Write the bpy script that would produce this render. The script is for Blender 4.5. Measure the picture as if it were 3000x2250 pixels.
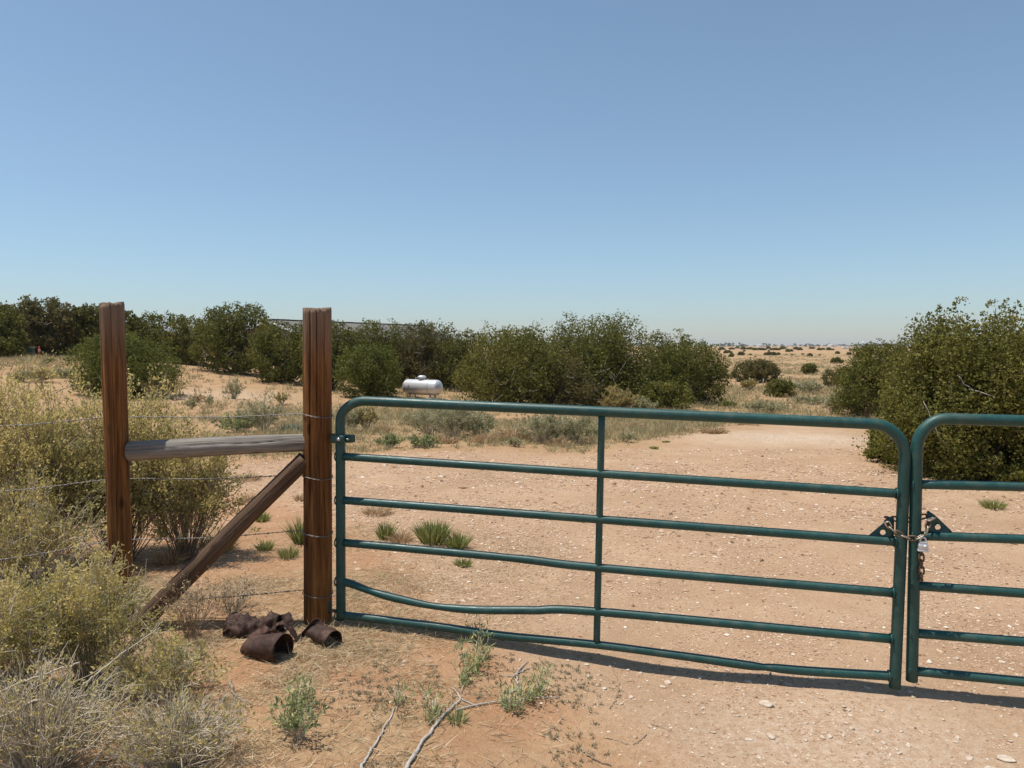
import bpy, math, random
import numpy as np
from mathutils import Vector, Matrix

# ------------------------------------------------------------------ camera, sky, sun, exposure
for o in list(bpy.data.objects):
    bpy.data.objects.remove(o)
SC = bpy.context.scene
COL = SC.collection
CAM_H = 1.62
F = 2170.0                                   # focal length in pixels of the 3000 px wide photograph
PITCH = math.atan(113 / F)
cam = bpy.data.cameras.new('camera')
cam.sensor_width = 36.0
cam.lens = 36.0 * F / 3000.0
cam.clip_start = 0.05
cam.clip_end = 20000.0
camo = bpy.data.objects.new('camera', cam)
COL.objects.link(camo)
camo.location = (0, 0, CAM_H)
camo.rotation_euler = (math.pi / 2 - PITCH, 0, 0)
SC.camera = camo

SUN = Vector((-0.296, 0.002, 0.955)).normalized()
world = bpy.data.worlds.new('World')
SC.world = world
world.use_nodes = True
wn = world.node_tree
for n in list(wn.nodes):
    wn.nodes.remove(n)
sky = wn.nodes.new('ShaderNodeTexSky')
sky.sky_type = 'NISHITA'
sky.sun_disc = False
sky.sun_elevation = math.asin(SUN.z)
sky.sun_rotation = math.atan2(SUN.x, SUN.y)
sky.altitude = 2500.0
sky.air_density = 1.5
sky.dust_density = 3.0
sky.ozone_density = 10.0
bg = wn.nodes.new('ShaderNodeBackground')
bg.inputs['Strength'].default_value = 0.095
wo = wn.nodes.new('ShaderNodeOutputWorld')
hsv = wn.nodes.new('ShaderNodeHueSaturation')
hsv.inputs['Saturation'].default_value = 0.81
hsv.inputs['Hue'].default_value = 0.488
wn.links.new(sky.outputs['Color'], hsv.inputs['Color'])
wn.links.new(hsv.outputs['Color'], bg.inputs['Color'])
wn.links.new(bg.outputs['Background'], wo.inputs['Surface'])

sl = bpy.data.lights.new('sun', 'SUN')
sl.energy = 4.2
sl.angle = math.radians(0.53)
sl.color = (1.0, 0.95, 0.87)
slo = bpy.data.objects.new('sun', sl)
COL.objects.link(slo)
slo.rotation_euler = SUN.to_track_quat('Z', 'Y').to_euler()
slo.location = (-20, 20, 60)

SC.view_settings.view_transform = 'Standard'
SC.view_settings.look = 'None'
SC.view_settings.exposure = 0.35
SC.view_settings.gamma = 1.0
SC.view_settings.use_curve_mapping = False
SC.render.engine = 'CYCLES'
SC.cycles.max_bounces = 6
SC.cycles.transparent_max_bounces = 8
SC.cycles.volume_bounces = 0
SC.cycles.use_denoising = True

# ------------------------------------------------------------------ numeric helpers
def smooth(a, b, x):
    t = np.clip((np.asarray(x, float) - a) / (b - a), 0, 1)
    return t * t * (3 - 2 * t)

def _hash(ix, iy, seed):
    h = (ix.astype(np.int64) * 374761393 + iy.astype(np.int64) * 668265263 + seed * 974634721) & 0x7fffffff
    h = ((h ^ (h >> 13)) * 1274126177) & 0x7fffffff
    return ((h ^ (h >> 16)) & 0xffff) / 65535.0

def vnoise(x, y, seed=0):
    x = np.asarray(x, float); y = np.asarray(y, float)
    ix = np.floor(x); iy = np.floor(y)
    fx = x - ix; fy = y - iy
    fx = fx * fx * (3 - 2 * fx); fy = fy * fy * (3 - 2 * fy)
    a = _hash(ix, iy, seed); b = _hash(ix + 1, iy, seed)
    c = _hash(ix, iy + 1, seed); d = _hash(ix + 1, iy + 1, seed)
    return (a + (b - a) * fx) * (1 - fy) + (c + (d - c) * fx) * fy - 0.5

def fbm(x, y, seed=0, octv=3):
    r = 0.0; a = 1.0
    for k in range(octv):
        r = r + a * vnoise(x * 2 ** k, y * 2 ** k, seed + k * 17)
        a *= 0.5
    return r

CP, SP = math.cos(PITCH), math.sin(PITCH)
def ray(px, py):
    a = (px - 1500) / F; b = -(py - 1125) / F
    return np.array((a, CP + SP * b, -SP + CP * b))

def P(px, py, Y):
    d = ray(px, py)
    return np.array((0, 0, CAM_H)) + d * (Y / d[1])

def base_z(x, y):
    x = np.asarray(x, float); y = np.asarray(y, float)
    z = 0.015 - 0.145 * smooth(-1.1, 1.1, x) * smooth(16, 6, y)
    z = z - 0.97 * smooth(5, 34, y)
    z = z + 1.80 * smooth(1, -32, x) * smooth(8, 42, y)
    return z

def terrain(x, y):
    x = np.asarray(x, float); y = np.asarray(y, float)
    z = base_z(x, y)
    far = smooth(6, 16, y)
    z = z + 0.14 * far * smooth(400, 60, y) * fbm(x / 6.0, y / 6.0, 3)
    z = z + (0.020 + 0.05 * far) * fbm(x / 0.9, y / 0.9, 7) * smooth(90, 30, y)
    z = z + 0.010 * fbm(x / 0.22, y / 0.22, 11, 2) * smooth(22, 10, y)
    return z

def G(px, py):
    d = ray(px, py)
    if d[2] > -0.0006:
        d[2] = -0.0006
    ts = np.geomspace(1.0, 9000, 6000)
    x = d[0] * ts; y = d[1] * ts; z = CAM_H + d[2] * ts
    below = z < base_z(x, y)
    i = int(np.argmax(below)) if below.any() else len(ts) - 1
    X, Y = x[i], y[i]
    return np.array((X, Y, float(terrain(X, Y))))

# ------------------------------------------------------------------ mesh helpers
def link(o, parent=None):
    COL.objects.link(o)
    if parent is not None:
        o.parent = parent
    return o

def mk(name, V, Fs, mat, parent=None, smooth_shade=False, attr=None, extra=None):
    V = np.asarray(V, np.float32).reshape(-1, 3)
    if not isinstance(Fs, (list, tuple)):
        Fs = [Fs]
    Fs = [np.asarray(f, np.int32) for f in Fs if len(f)]
    me = bpy.data.meshes.new(name)
    me.vertices.add(len(V)); me.vertices.foreach_set('co', V.ravel())
    li = np.concatenate([f.ravel() for f in Fs])
    cnt = np.concatenate([np.full(len(f), f.shape[1], np.int32) for f in Fs])
    st = np.concatenate(([0], np.cumsum(cnt)[:-1])).astype(np.int32)
    me.loops.add(len(li)); me.loops.foreach_set('vertex_index', li)
    me.polygons.add(len(cnt)); me.polygons.foreach_set('loop_start', st)
    if smooth_shade:
        me.polygons.foreach_set('use_smooth', np.ones(len(cnt), bool))
    if attr is not None:
        a = me.attributes.new('v', 'FLOAT', 'POINT'); a.data.foreach_set('value', np.asarray(attr, np.float32).ravel())
    for k, w in (extra or {}).items():
        a = me.attributes.new(k, 'FLOAT', 'POINT'); a.data.foreach_set('value', np.asarray(w, np.float32).ravel())
    me.update(calc_edges=True)
    me.validate()
    me.materials.append(mat)
    return link(bpy.data.objects.new(name, me), parent)

def empty(name, loc, rz=0.0):
    o = bpy.data.objects.new(name, None)
    o.empty_display_size = 0.1
    o.location = loc; o.rotation_euler = (0, 0, rz)
    return link(o)

def tag(o, label=None, cat=None, group=None, kind=None):
    if label: o['label'] = label
    if cat: o['category'] = cat
    if group: o['group'] = group
    if kind: o['kind'] = kind
    return o

def norm(v):
    return v / np.maximum(np.linalg.norm(v, axis=-1, keepdims=True), 1e-9)

def sweep(paths, radii, sides=4, ref=None, caps=True):
    """tubes along N polylines of K points"""
    paths = np.asarray(paths, float)
    if paths.ndim == 2: paths = paths[None]
    N, K, _ = paths.shape
    radii = np.broadcast_to(np.asarray(radii, float), (N, K))
    T = np.gradient(paths, axis=1); T = norm(T)
    if ref is None:
        r = np.where(np.abs(T[..., 2:3]) < 0.9, np.array((0, 0, 1.0)), np.array((1.0, 0, 0)))
        r0 = r[:, :1]; r = np.broadcast_to(r0, T.shape)
        bad = np.abs((norm(r) * T).sum(-1, keepdims=True)) > 0.97
        r = np.where(bad, np.array((0.3, 0.9, 0.2)), r)
    else:
        r = np.broadcast_to(np.asarray(ref, float), T.shape)
    A = norm(np.cross(T, r)); B = np.cross(A, T)
    ang = np.arange(sides) * 2 * math.pi / sides
    ring = paths[:, :, None] + radii[:, :, None, None] * (np.cos(ang)[:, None] * A[:, :, None] + np.sin(ang)[:, None] * B[:, :, None])
    V = ring.reshape(-1, 3)
    n = np.arange(N)[:, None, None] * K * sides; k = np.arange(K - 1)[None, :, None] * sides; s = np.arange(sides)[None, None]
    s2 = (s + 1) % sides
    q = np.stack([n + k + s, n + k + s2, n + k + sides + s2, n + k + sides + s], -1).reshape(-1, 4)
    Fs = [q]
    if caps and sides > 2:
        c0 = (np.arange(N)[:, None] * K * sides + np.arange(sides)[None, ::-1])
        c1 = (np.arange(N)[:, None] * K * sides + (K - 1) * sides + np.arange(sides)[None])
        Fs += [np.concatenate([c0, c1])]
    return V, Fs

def merge(parts):
    """list of (V, [F...]) -> one (V, [F...])"""
    Vs, D, off = [], {}, 0
    for V, Fs in parts:
        V = np.asarray(V, float).reshape(-1, 3)
        if not isinstance(Fs, (list, tuple)): Fs = [Fs]
        for f in Fs:
            f = np.asarray(f)
            if len(f): D.setdefault(f.shape[1], []).append(f + off)
        Vs.append(V); off += len(V)
    return np.concatenate(Vs), [np.concatenate(v) for v in D.values()]

def box(c, s, bev=0.0, R=None):
    """box with chamfered edges"""
    s = np.asarray(s, float) / 2
    b = min(bev, s.min() * 0.9)
    if b <= 0:
        V = np.array([(x, y, z) for x in (-1, 1) for y in (-1, 1) for z in (-1, 1)], float) * s
        Fq = [np.array([(0, 1, 3, 2), (4, 6, 7, 5), (0, 4, 5, 1), (2, 3, 7, 6), (0, 2, 6, 4), (1, 5, 7, 3)])]
    else:
        import bmesh
        bm = bmesh.new(); bmesh.ops.create_cube(bm, size=2.0)
        for v in bm.verts: v.co = Vector(np.array(v.co) * s)
        bmesh.ops.bevel(bm, geom=list(bm.edges), offset=b, segments=2, affect='EDGES', profile=0.5)
        bm.verts.index_update()
        V = np.array([v.co[:] for v in bm.verts])
        D = {}
        for f in bm.faces: D.setdefault(len(f.verts), []).append([v.index for v in f.verts])
        Fq = [np.array(v) for v in D.values()]
        bm.free()
    if R is not None: V = V @ np.asarray(R).T
    return V + np.asarray(c, float), Fq

def lathe(prof, sides=32, axis='z'):
    prof = np.asarray(prof, float)          # (r, h)
    K = len(prof); ang = np.arange(sides) * 2 * math.pi / sides
    V = np.stack([prof[:, None, 0] * np.cos(ang), prof[:, None, 0] * np.sin(ang), np.broadcast_to(prof[:, None, 1], (K, sides))], -1)
    if axis == 'x': V = V[..., [2, 0, 1]]
    V = V.reshape(-1, 3)
    k = np.arange(K - 1)[:, None] * sides; s = np.arange(sides)[None]; s2 = (s + 1) % sides
    q = np.stack([k + s, k + s2, k + sides + s2, k + sides + s], -1).reshape(-1, 4)
    return V, [q, np.arange(sides)[None, ::-1], ((K - 1) * sides + np.arange(sides))[None]]

def cards(Pn, D, L, W, rng, fold=0.0, nrm=None):
    """diamond-shaped leaves: start P, direction D"""
    N = len(Pn); D = norm(D)
    S = norm(np.cross(D, norm(rng.normal(size=(N, 3))) if nrm is None else nrm))
    L = np.broadcast_to(L, N)[:, None]; W = np.broadcast_to(W, N)[:, None]
    nn = np.cross(D, S) * fold
    V = np.stack([Pn, Pn + D * L * 0.45 + S * W * 0.5 + nn * W, Pn + D * L, Pn + D * L * 0.45 - S * W * 0.5 + nn * W], 1).reshape(-1, 3)
    return V, np.arange(N * 4).reshape(N, 4)

def needles(Pn, D, L, W, rng, nrm=None):
    """one pointed triangle each"""
    N = len(Pn); D = norm(D)
    S = norm(np.cross(D, norm(rng.normal(size=(N, 3))) if nrm is None else nrm))
    L = np.broadcast_to(L, N)[:, None]; W = np.broadcast_to(W, N)[:, None]
    V = np.stack([Pn - S * W * 0.5, Pn + S * W * 0.5 + D * L * 0.15, Pn + D * L], 1).reshape(-1, 3)
    return V, np.arange(N * 3).reshape(N, 3)

def blades(Pn, D, L, W, rng, droop=0.3):
    """grass blades: quad + tip triangle, bending over"""
    N = len(Pn); D = norm(D)
    S = norm(np.cross(D, norm(rng.normal(size=(N, 3)))))
    L = np.broadcast_to(L, N)[:, None]; W = np.broadcast_to(W, N)[:, None]
    H = D.copy(); H[:, 2] = 0
    M = Pn + D * L * 0.55
    T = Pn + D * L * (1 - 0.3 * droop) + H * L * droop * 0.6 - np.array((0, 0, 1.0)) * L * droop * 0.35
    V = np.stack([Pn - S * W / 2, Pn + S * W / 2, M + S * W * 0.4, M - S * W * 0.4, T], 1).reshape(-1, 3)
    i = np.arange(N)[:, None] * 5
    return V, [i + np.array((0, 1, 2, 3)), i + np.array((3, 2, 4))]

# ------------------------------------------------------------------ materials
def new_mat(name):
    m = bpy.data.materials.new(name); m.use_nodes = True
    nt = m.node_tree
    for n in list(nt.nodes): nt.nodes.remove(n)
    out = nt.nodes.new('ShaderNodeOutputMaterial')
    return m, nt, out

def node(nt, typ, **kw):
    n = nt.nodes.new(typ)
    for k, v in kw.items():
        if k.startswith('_'):
            n.inputs[k[1:]].default_value = v
        else:
            setattr(n, k, v)
    return n

def ramp(nt, fac, stops):
    r = nt.nodes.new('ShaderNodeValToRGB')
    els = r.color_ramp.elements
    while len(els) < len(stops): els.new(0.5)
    for e, (p, c) in zip(els, stops):
        e.position = p; e.color = (c[0], c[1], c[2], 1) if len(c) == 3 else c
    nt.links.new(fac, r.inputs['Fac'])
    return r.outputs['Color']

def mix(nt, fac, a, b, mode='MIX'):
    m = nt.nodes.new('ShaderNodeMix'); m.data_type = 'RGBA'; m.blend_type = mode
    for s, v in ((m.inputs[0], fac), (m.inputs[6], a), (m.inputs[7], b)):
        if hasattr(v, 'is_linked') or hasattr(v, 'links'): nt.links.new(v, s)
        elif isinstance(v, (int, float)): s.default_value = v
        else: s.default_value = (v[0], v[1], v[2], 1)
    return m.outputs[2]

def math_(nt, op, a, b=None, c=None, clamp=False):
    m = nt.nodes.new('ShaderNodeMath'); m.operation = op; m.use_clamp = clamp
    for i, v in enumerate((a, b, c)):
        if v is None: continue
        if isinstance(v, (int, float)): m.inputs[i].default_value = v
        else: nt.links.new(v, m.inputs[i])
    return m.outputs[0]

def noise(nt, vec, scale, detail=3, rough=0.55, dist=0.0):
    n = nt.nodes.new('ShaderNodeTexNoise')
    n.inputs['Scale'].default_value = scale; n.inputs['Detail'].default_value = detail
    n.inputs['Roughness'].default_value = rough; n.inputs['Distortion'].default_value = dist
    if vec is not None: nt.links.new(vec, n.inputs['Vector'])
    return n.outputs['Fac']

def coord(nt, which='Object', scale=None):
    t = nt.nodes.new('ShaderNodeTexCoord')
    v = t.outputs[which]
    if scale is not None:
        mp = nt.nodes.new('ShaderNodeMapping'); mp.inputs['Scale'].default_value = scale
        nt.links.new(v, mp.inputs['Vector']); v = mp.outputs['Vector']
    return v

def wpos(nt):
    return nt.nodes.new('ShaderNodeNewGeometry').outputs['Position']

def principled(nt, out, color, rough=0.6, metal=0.0, bump=None, bump_s=0.3, bump_d=0.01, spec=0.5):
    p = nt.nodes.new('ShaderNodeBsdfPrincipled')
    for s, v in ((p.inputs['Base Color'], color), (p.inputs['Roughness'], rough), (p.inputs['Metallic'], metal)):
        if isinstance(v, (int, float)): s.default_value = v
        elif isinstance(v, (tuple, list)): s.default_value = (v[0], v[1], v[2], 1)
        else: nt.links.new(v, s)
    p.inputs['Specular IOR Level'].default_value = spec
    if bump is not None:
        b = nt.nodes.new('ShaderNodeBump'); b.inputs['Strength'].default_value = bump_s; b.inputs['Distance'].default_value = bump_d
        nt.links.new(bump, b.inputs['Height']); nt.links.new(b.outputs['Normal'], p.inputs['Normal'])
    nt.links.new(p.outputs['BSDF'], out.inputs['Surface'])
    return p

def attr(nt, name='v'):
    a = nt.nodes.new('ShaderNodeAttribute'); a.attribute_name = name
    return a.outputs['Fac']

def leaf_mat(name, stops, trans=0.25, rough=0.7):
    m, nt, out = new_mat(name)
    col = ramp(nt, attr(nt), stops)
    d = nt.nodes.new('ShaderNodeBsdfPrincipled'); d.inputs['Roughness'].default_value = rough
    d.inputs['Specular IOR Level'].default_value = 0.25
    nt.links.new(col, d.inputs['Base Color'])
    t = nt.nodes.new('ShaderNodeBsdfTranslucent'); nt.links.new(col, t.inputs['Color'])
    x = nt.nodes.new('ShaderNodeMixShader'); x.inputs[0].default_value = trans
    nt.links.new(d.outputs['BSDF'], x.inputs[1]); nt.links.new(t.outputs['BSDF'], x.inputs[2])
    nt.links.new(x.outputs[0], out.inputs['Surface'])
    return m

def plain_mat(name, c1, c2, scale=6.0, rough=0.7, metal=0.0, bump_s=0.15, spec=0.4):
    m, nt, out = new_mat(name)
    f = noise(nt, coord(nt), scale, 4)
    principled(nt, out, ramp(nt, f, [(0.3, c1), (0.7, c2)]), rough, metal, noise(nt, coord(nt), scale * 6, 3), bump_s, 0.004, spec)
    return m

M = {}
# --- ground
def ground_material():
    m, nt, out = new_mat('desert_soil')
    pos = wpos(nt)
    n_big = noise(nt, pos, 0.35, 4, 0.6)
    n_mid = noise(nt, pos, 2.6, 5, 0.65)
    n_fine = noise(nt, pos, 24, 4, 0.7)
    n_grit = noise(nt, pos, 75, 4, 0.8)
    n_lane = noise(nt, pos, 0.9, 3, 0.5)
    sand = ramp(nt, n_mid, [(0.25, (0.345, 0.185, 0.100)), (0.5, (0.41, 0.238, 0.134)), (0.75, (0.46, 0.290, 0.178))])
    road = ramp(nt, n_mid, [(0.25, (0.380, 0.245, 0.150)), (0.55, (0.432, 0.290, 0.182)), (0.8, (0.485, 0.345, 0.230))])
    rmask = math_(nt, 'ADD', attr(nt, 'road'), math_(nt, 'MULTIPLY', math_(nt, 'SUBTRACT', n_big, 0.5), 0.9))
    rm = nt.nodes.new('ShaderNodeMapRange'); rm.interpolation_type = 'SMOOTHSTEP'
    rm.inputs['From Min'].default_value = 0.25; rm.inputs['From Max'].default_value = 0.8
    nt.links.new(rmask, rm.inputs['Value'])
    col = mix(nt, rm.outputs['Result'], sand, road)
    straw = ramp(nt, n_fine, [(0.3, (0.235, 0.165, 0.085)), (0.55, (0.355, 0.262, 0.140)), (0.8, (0.45, 0.35, 0.205))])
    sm = math_(nt, 'MULTIPLY', attr(nt, 'straw'), math_(nt, 'MULTIPLY_ADD', n_mid, 1.6, -0.25, clamp=True), clamp=True)
    sm = math_(nt, 'MULTIPLY', sm, math_(nt, 'SUBTRACT', 1.0, math_(nt, 'MULTIPLY', rm.outputs['Result'], 0.85)))
    col = mix(nt, sm, col, straw)
    col = mix(nt, 0.75, col, ramp(nt, n_lane, [(0.3, (0.86, 0.84, 0.82)), (0.5, (1, 1, 1)), (0.72, (1.10, 1.11, 1.13))]), 'MULTIPLY')
    # pale caliche patch
    col = mix(nt, math_(nt, 'MULTIPLY', attr(nt, 'pale'), math_(nt, 'MULTIPLY_ADD', n_fine, 3.0, -1.0, clamp=True)), col, (0.58, 0.48, 0.38))
    # grit: dark and pale grains
    g = ramp(nt, n_grit, [(0.27, (0.50, 0.47, 0.45)), (0.42, (0.96, 0.95, 0.94)), (0.60, (1.03, 1.03, 1.03)), (0.74, (1.35, 1.38, 1.42))])
    col = mix(nt, 0.8, col, g, 'MULTIPLY')
    g2 = ramp(nt, n_fine, [(0.2, (0.84, 0.82, 0.80)), (0.5, (1, 1, 1)), (0.8, (1.1, 1.1, 1.1))])
    col = mix(nt, 0.7, col, g2, 'MULTIPLY')
    h = math_(nt, 'ADD', math_(nt, 'MULTIPLY', n_fine, 0.6), math_(nt, 'MULTIPLY', n_grit, 0.35))
    principled(nt, out, col, 0.95, 0, h, 0.8, 0.035, 0.1)
    return m
M['soil'] = ground_material()

def wood_mat(name, c_dark, c_mid, c_light, grey_top=None, rough=0.75):
    m, nt, out = new_mat(name)
    v = coord(nt, 'Object', (38, 38, 1.5))
    g1 = noise(nt, v, 1.0, 6, 0.7, 0.4)
    v2 = coord(nt, 'Object', (130, 130, 4.5))
    g2 = noise(nt, v2, 1.0, 3, 0.6)
    blot = noise(nt, coord(nt, 'Object', (5, 5, 1.6)), 1.0, 4, 0.6)
    f = math_(nt, 'ADD', math_(nt, 'MULTIPLY', g1, 0.6), math_(nt, 'ADD', math_(nt, 'MULTIPLY', g2, 0.2), math_(nt, 'MULTIPLY', blot, 0.25)))
    col = ramp(nt, f, [(0.40, c_dark), (0.52, c_mid), (0.64, c_light)])
    if grey_top is not None:
        sep = nt.nodes.new('ShaderNodeSeparateXYZ'); nt.links.new(coord(nt, 'Object'), sep.inputs[0])
        mr = nt.nodes.new('ShaderNodeMapRange'); mr.interpolation_type = 'SMOOTHSTEP'
        mr.inputs['From Min'].default_value = grey_top - 0.42; mr.inputs['From Max'].default_value = grey_top + 0.04
        nt.links.new(math_(nt, 'ADD', sep.outputs[2], math_(nt, 'MULTIPLY_ADD', g1, 0.5, -0.25)), mr.inputs['Value'])
        col = mix(nt, math_(nt, 'MULTIPLY', mr.outputs['Result'], 0.72), col, (0.21, 0.16, 0.12))
    knots = nt.nodes.new('ShaderNodeTexVoronoi'); knots.inputs['Scale'].default_value = 1.0
    nt.links.new(coord(nt, 'Object', (9, 9, 3.2)), knots.inputs['Vector'])
    kf = ramp(nt, knots.outputs['Distance'], [(0.06, (0.12, 0.09, 0.07)), (0.15, (1, 1, 1))])
    col = mix(nt, 0.8, col, kf, 'MULTIPLY')
    principled(nt, out, col, rough, 0, math_(nt, 'ADD', g1, math_(nt, 'MULTIPLY', g2, 0.5)), 0.9, 0.010, 0.25)
    return m
M['post'] = wood_mat('stained_post_wood', (0.036, 0.013, 0.004), (0.155, 0.060, 0.014), (0.31, 0.135, 0.036), grey_top=1.84)
M['grey_pole'] = wood_mat('weathered_pole_wood', (0.075, 0.064, 0.054), (0.21, 0.185, 0.158), (0.36, 0.325, 0.285))
M['brown_pole'] = wood_mat('dark_brown_pole_wood', (0.045, 0.026, 0.015), (0.115, 0.068, 0.040), (0.20, 0.125, 0.078))

def green_paint():
    m, nt, out = new_mat('green_gate_paint')
    v = coord(nt)
    f = noise(nt, v, 3.5, 5, 0.6)
    dust = noise(nt, v, 14, 5, 0.75)
    fine = noise(nt, v, 110, 4, 0.8)
    col = ramp(nt, f, [(0.3, (0.0085, 0.052, 0.045)), (0.55, (0.012, 0.066, 0.058)), (0.75, (0.020, 0.080, 0.070))])
    col = mix(nt, ramp(nt, dust, [(0.48, (0, 0, 0)), (0.72, (0.22, 0.22, 0.22))]), col, (0.17, 0.15, 0.11))
    chip = math_(nt, 'MULTIPLY', math_(nt, 'GREATER_THAN', fine, 0.70), math_(nt, 'GREATER_THAN', dust, 0.55))
    col = mix(nt, math_(nt, 'MULTIPLY', chip, 0.8), col, (0.12, 0.065, 0.035))
    r = ramp(nt, dust, [(0.3, (0.34, 0.34, 0.34)), (0.7, (0.60, 0.60, 0.60))])
    principled(nt, out, col, r, 0, math_(nt, 'ADD', f, math_(nt, 'MULTIPLY', fine, 0.15)), 0.12, 0.004, 0.45)
    return m
M['green'] = green_paint()
M['steel'] = plain_mat('zinc_steel', (0.42, 0.42, 0.42), (0.62, 0.62, 0.61), 40, 0.38, 0.9, 0.1)
M['lock_steel'] = plain_mat('padlock_steel', (0.60, 0.61, 0.64), (0.74, 0.75, 0.77), 60, 0.34, 0.6, 0.08)
M['lock_blue'] = plain_mat('padlock_bumper', (0.10, 0.16, 0.30), (0.17, 0.24, 0.40), 60, 0.5, 0.0, 0.1)
M['chain'] = plain_mat('rusty_chain_steel', (0.10, 0.055, 0.035), (0.24, 0.16, 0.11), 90, 0.55, 0.55, 0.4)
M['chain_shiny'] = plain_mat('worn_chain_steel', (0.28, 0.25, 0.20), (0.48, 0.44, 0.36), 90, 0.4, 0.8, 0.3)
M['wire'] = plain_mat('dull_wire', (0.14, 0.13, 0.12), (0.30, 0.28, 0.26), 50, 0.5, 0.7, 0.2)
M['silver'] = plain_mat('silver_tank_paint', (0.60, 0.60, 0.60), (0.68, 0.68, 0.68), 2.5, 0.33, 0.35, 0.04)
M['tank_mark'] = plain_mat('tank_fitting_grey', (0.34, 0.34, 0.34), (0.44, 0.44, 0.44), 9, 0.5, 0.5, 0.1)
M['concrete'] = plain_mat('concrete', (0.40, 0.37, 0.33), (0.52, 0.49, 0.45), 12, 0.9)
M['box_green'] = plain_mat('utility_green_paint', (0.045, 0.085, 0.050), (0.06, 0.105, 0.062), 5, 0.5)
M['box_lid'] = plain_mat('faded_green_lid', (0.30, 0.36, 0.26), (0.38, 0.43, 0.33), 5, 0.45)
M['red'] = plain_mat('red_marker_plastic', (0.50, 0.06, 0.03), (0.60, 0.09, 0.05), 8, 0.5)
M['sign_face'] = plain_mat('pinkish_sign_face', (0.55, 0.38, 0.34), (0.66, 0.48, 0.42), 20, 0.6)
M['shingle'] = plain_mat('grey_roof_shingle', (0.135, 0.130, 0.112), (0.185, 0.175, 0.155), 3, 0.9, 0, 0.5)
M['ridge'] = plain_mat('dark_ridge_shingle', (0.06, 0.058, 0.055), (0.10, 0.095, 0.09), 6, 0.9)
M['pale_wall'] = plain_mat('tan_house_siding', (0.30, 0.26, 0.21), (0.36, 0.32, 0.26), 2, 0.8)
M['metal_roof'] = plain_mat('pale_metal_roof', (0.50, 0.50, 0.48), (0.58, 0.58, 0.56), 2, 0.5, 0.2)
M['white'] = plain_mat('white_paint', (0.74, 0.74, 0.74), (0.80, 0.80, 0.80), 3, 0.6)
M['dark'] = plain_mat('dark_rubber', (0.03, 0.03, 0.03), (0.05, 0.05, 0.05), 9, 0.8)
M['bark'] = plain_mat('juniper_bark', (0.10, 0.075, 0.055), (0.24, 0.195, 0.16), 9, 0.9, 0, 0.6)
M['deadwood'] = plain_mat('bleached_dead_wood', (0.30, 0.27, 0.235), (0.50, 0.46, 0.41), 14, 0.85, 0, 0.5)
M['twig'] = plain_mat('pale_shrub_twig', (0.36, 0.30, 0.215), (0.58, 0.51, 0.39), 12, 0.85, 0, 0.3)
M['dark_twig'] = plain_mat('brown_shrub_twig', (0.18, 0.135, 0.092), (0.32, 0.25, 0.175), 12, 0.85, 0, 0.3)
M['stone'] = plain_mat('pale_limestone', (0.42, 0.31, 0.22), (0.62, 0.53, 0.43), 40, 0.95, 0, 0.8, 0.1)

def rust_mat():
    m, nt, out = new_mat('rusted_sheet_iron')
    v = coord(nt)
    f = noise(nt, v, 9, 6, 0.7); g = noise(nt, v, 55, 4, 0.7)
    col = ramp(nt, math_(nt, 'MULTIPLY_ADD', g, 0.4, math_(nt, 'MULTIPLY', f, 0.6)), [(0.3, (0.020, 0.010, 0.007)), (0.5, (0.050, 0.026, 0.019)), (0.64, (0.13, 0.064, 0.042)), (0.76, (0.20, 0.14, 0.115))])
    principled(nt, out, col, 0.7, 0.25, g, 0.5, 0.004, 0.4)
    return m
M['rust'] = rust_mat()

def pebble_mat():
    m, nt, out = new_mat('mixed_gravel')
    col = ramp(nt, attr(nt), [(0.0, (0.17, 0.10, 0.065)), (0.25, (0.34, 0.21, 0.135)), (0.55, (0.43, 0.285, 0.19)), (0.8, (0.50, 0.37, 0.265)), (1.0, (0.62, 0.55, 0.46))])
    principled(nt, out, col, 0.95, 0, noise(nt, wpos(nt), 160, 3), 0.3, 0.004, 0.15)
    return m
M['gravel'] = pebble_mat()

M['jun_dark'] = leaf_mat('juniper_green_dark', [(0.0, (0.080, 0.088, 0.020)), (0.45, (0.155, 0.160, 0.032)), (0.8, (0.225, 0.215, 0.047)), (1.0, (0.270, 0.215, 0.070))], 0.30)
M['jun_olive'] = leaf_mat('juniper_green_olive', [(0.0, (0.100, 0.104, 0.023)), (0.45, (0.180, 0.180, 0.036)), (0.8, (0.250, 0.232, 0.054)), (1.0, (0.295, 0.232, 0.084))], 0.30)
M['jun_brown'] = leaf_mat('juniper_green_brownish', [(0.0, (0.090, 0.084, 0.028)), (0.45, (0.160, 0.142, 0.044)), (0.8, (0.215, 0.180, 0.066)), (1.0, (0.265, 0.200, 0.100))], 0.38)
M['bush_green'] = leaf_mat('bright_bush_green', [(0.0, (0.082, 0.102, 0.022)), (0.5, (0.155, 0.172, 0.034)), (1.0, (0.240, 0.230, 0.060))], 0.38)
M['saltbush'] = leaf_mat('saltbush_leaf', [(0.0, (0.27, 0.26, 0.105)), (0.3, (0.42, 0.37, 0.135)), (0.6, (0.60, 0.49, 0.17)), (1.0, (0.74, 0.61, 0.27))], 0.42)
M['sage'] = leaf_mat('sage_green_leaf', [(0.0, (0.22, 0.215, 0.105)), (0.5, (0.36, 0.345, 0.19)), (1.0, (0.54, 0.49, 0.30))], 0.3)
M['yellowbrush'] = leaf_mat('yellow_brush_leaf', [(0.0, (0.22, 0.18, 0.06)), (0.5, (0.38, 0.30, 0.11)), (1.0, (0.52, 0.42, 0.18))], 0.3)
M['straw'] = leaf_mat('dry_straw', [(0.0, (0.24, 0.15, 0.08)), (0.4, (0.42, 0.28, 0.15)), (0.75, (0.56, 0.42, 0.25)), (1.0, (0.68, 0.56, 0.37))], 0.25)
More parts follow.
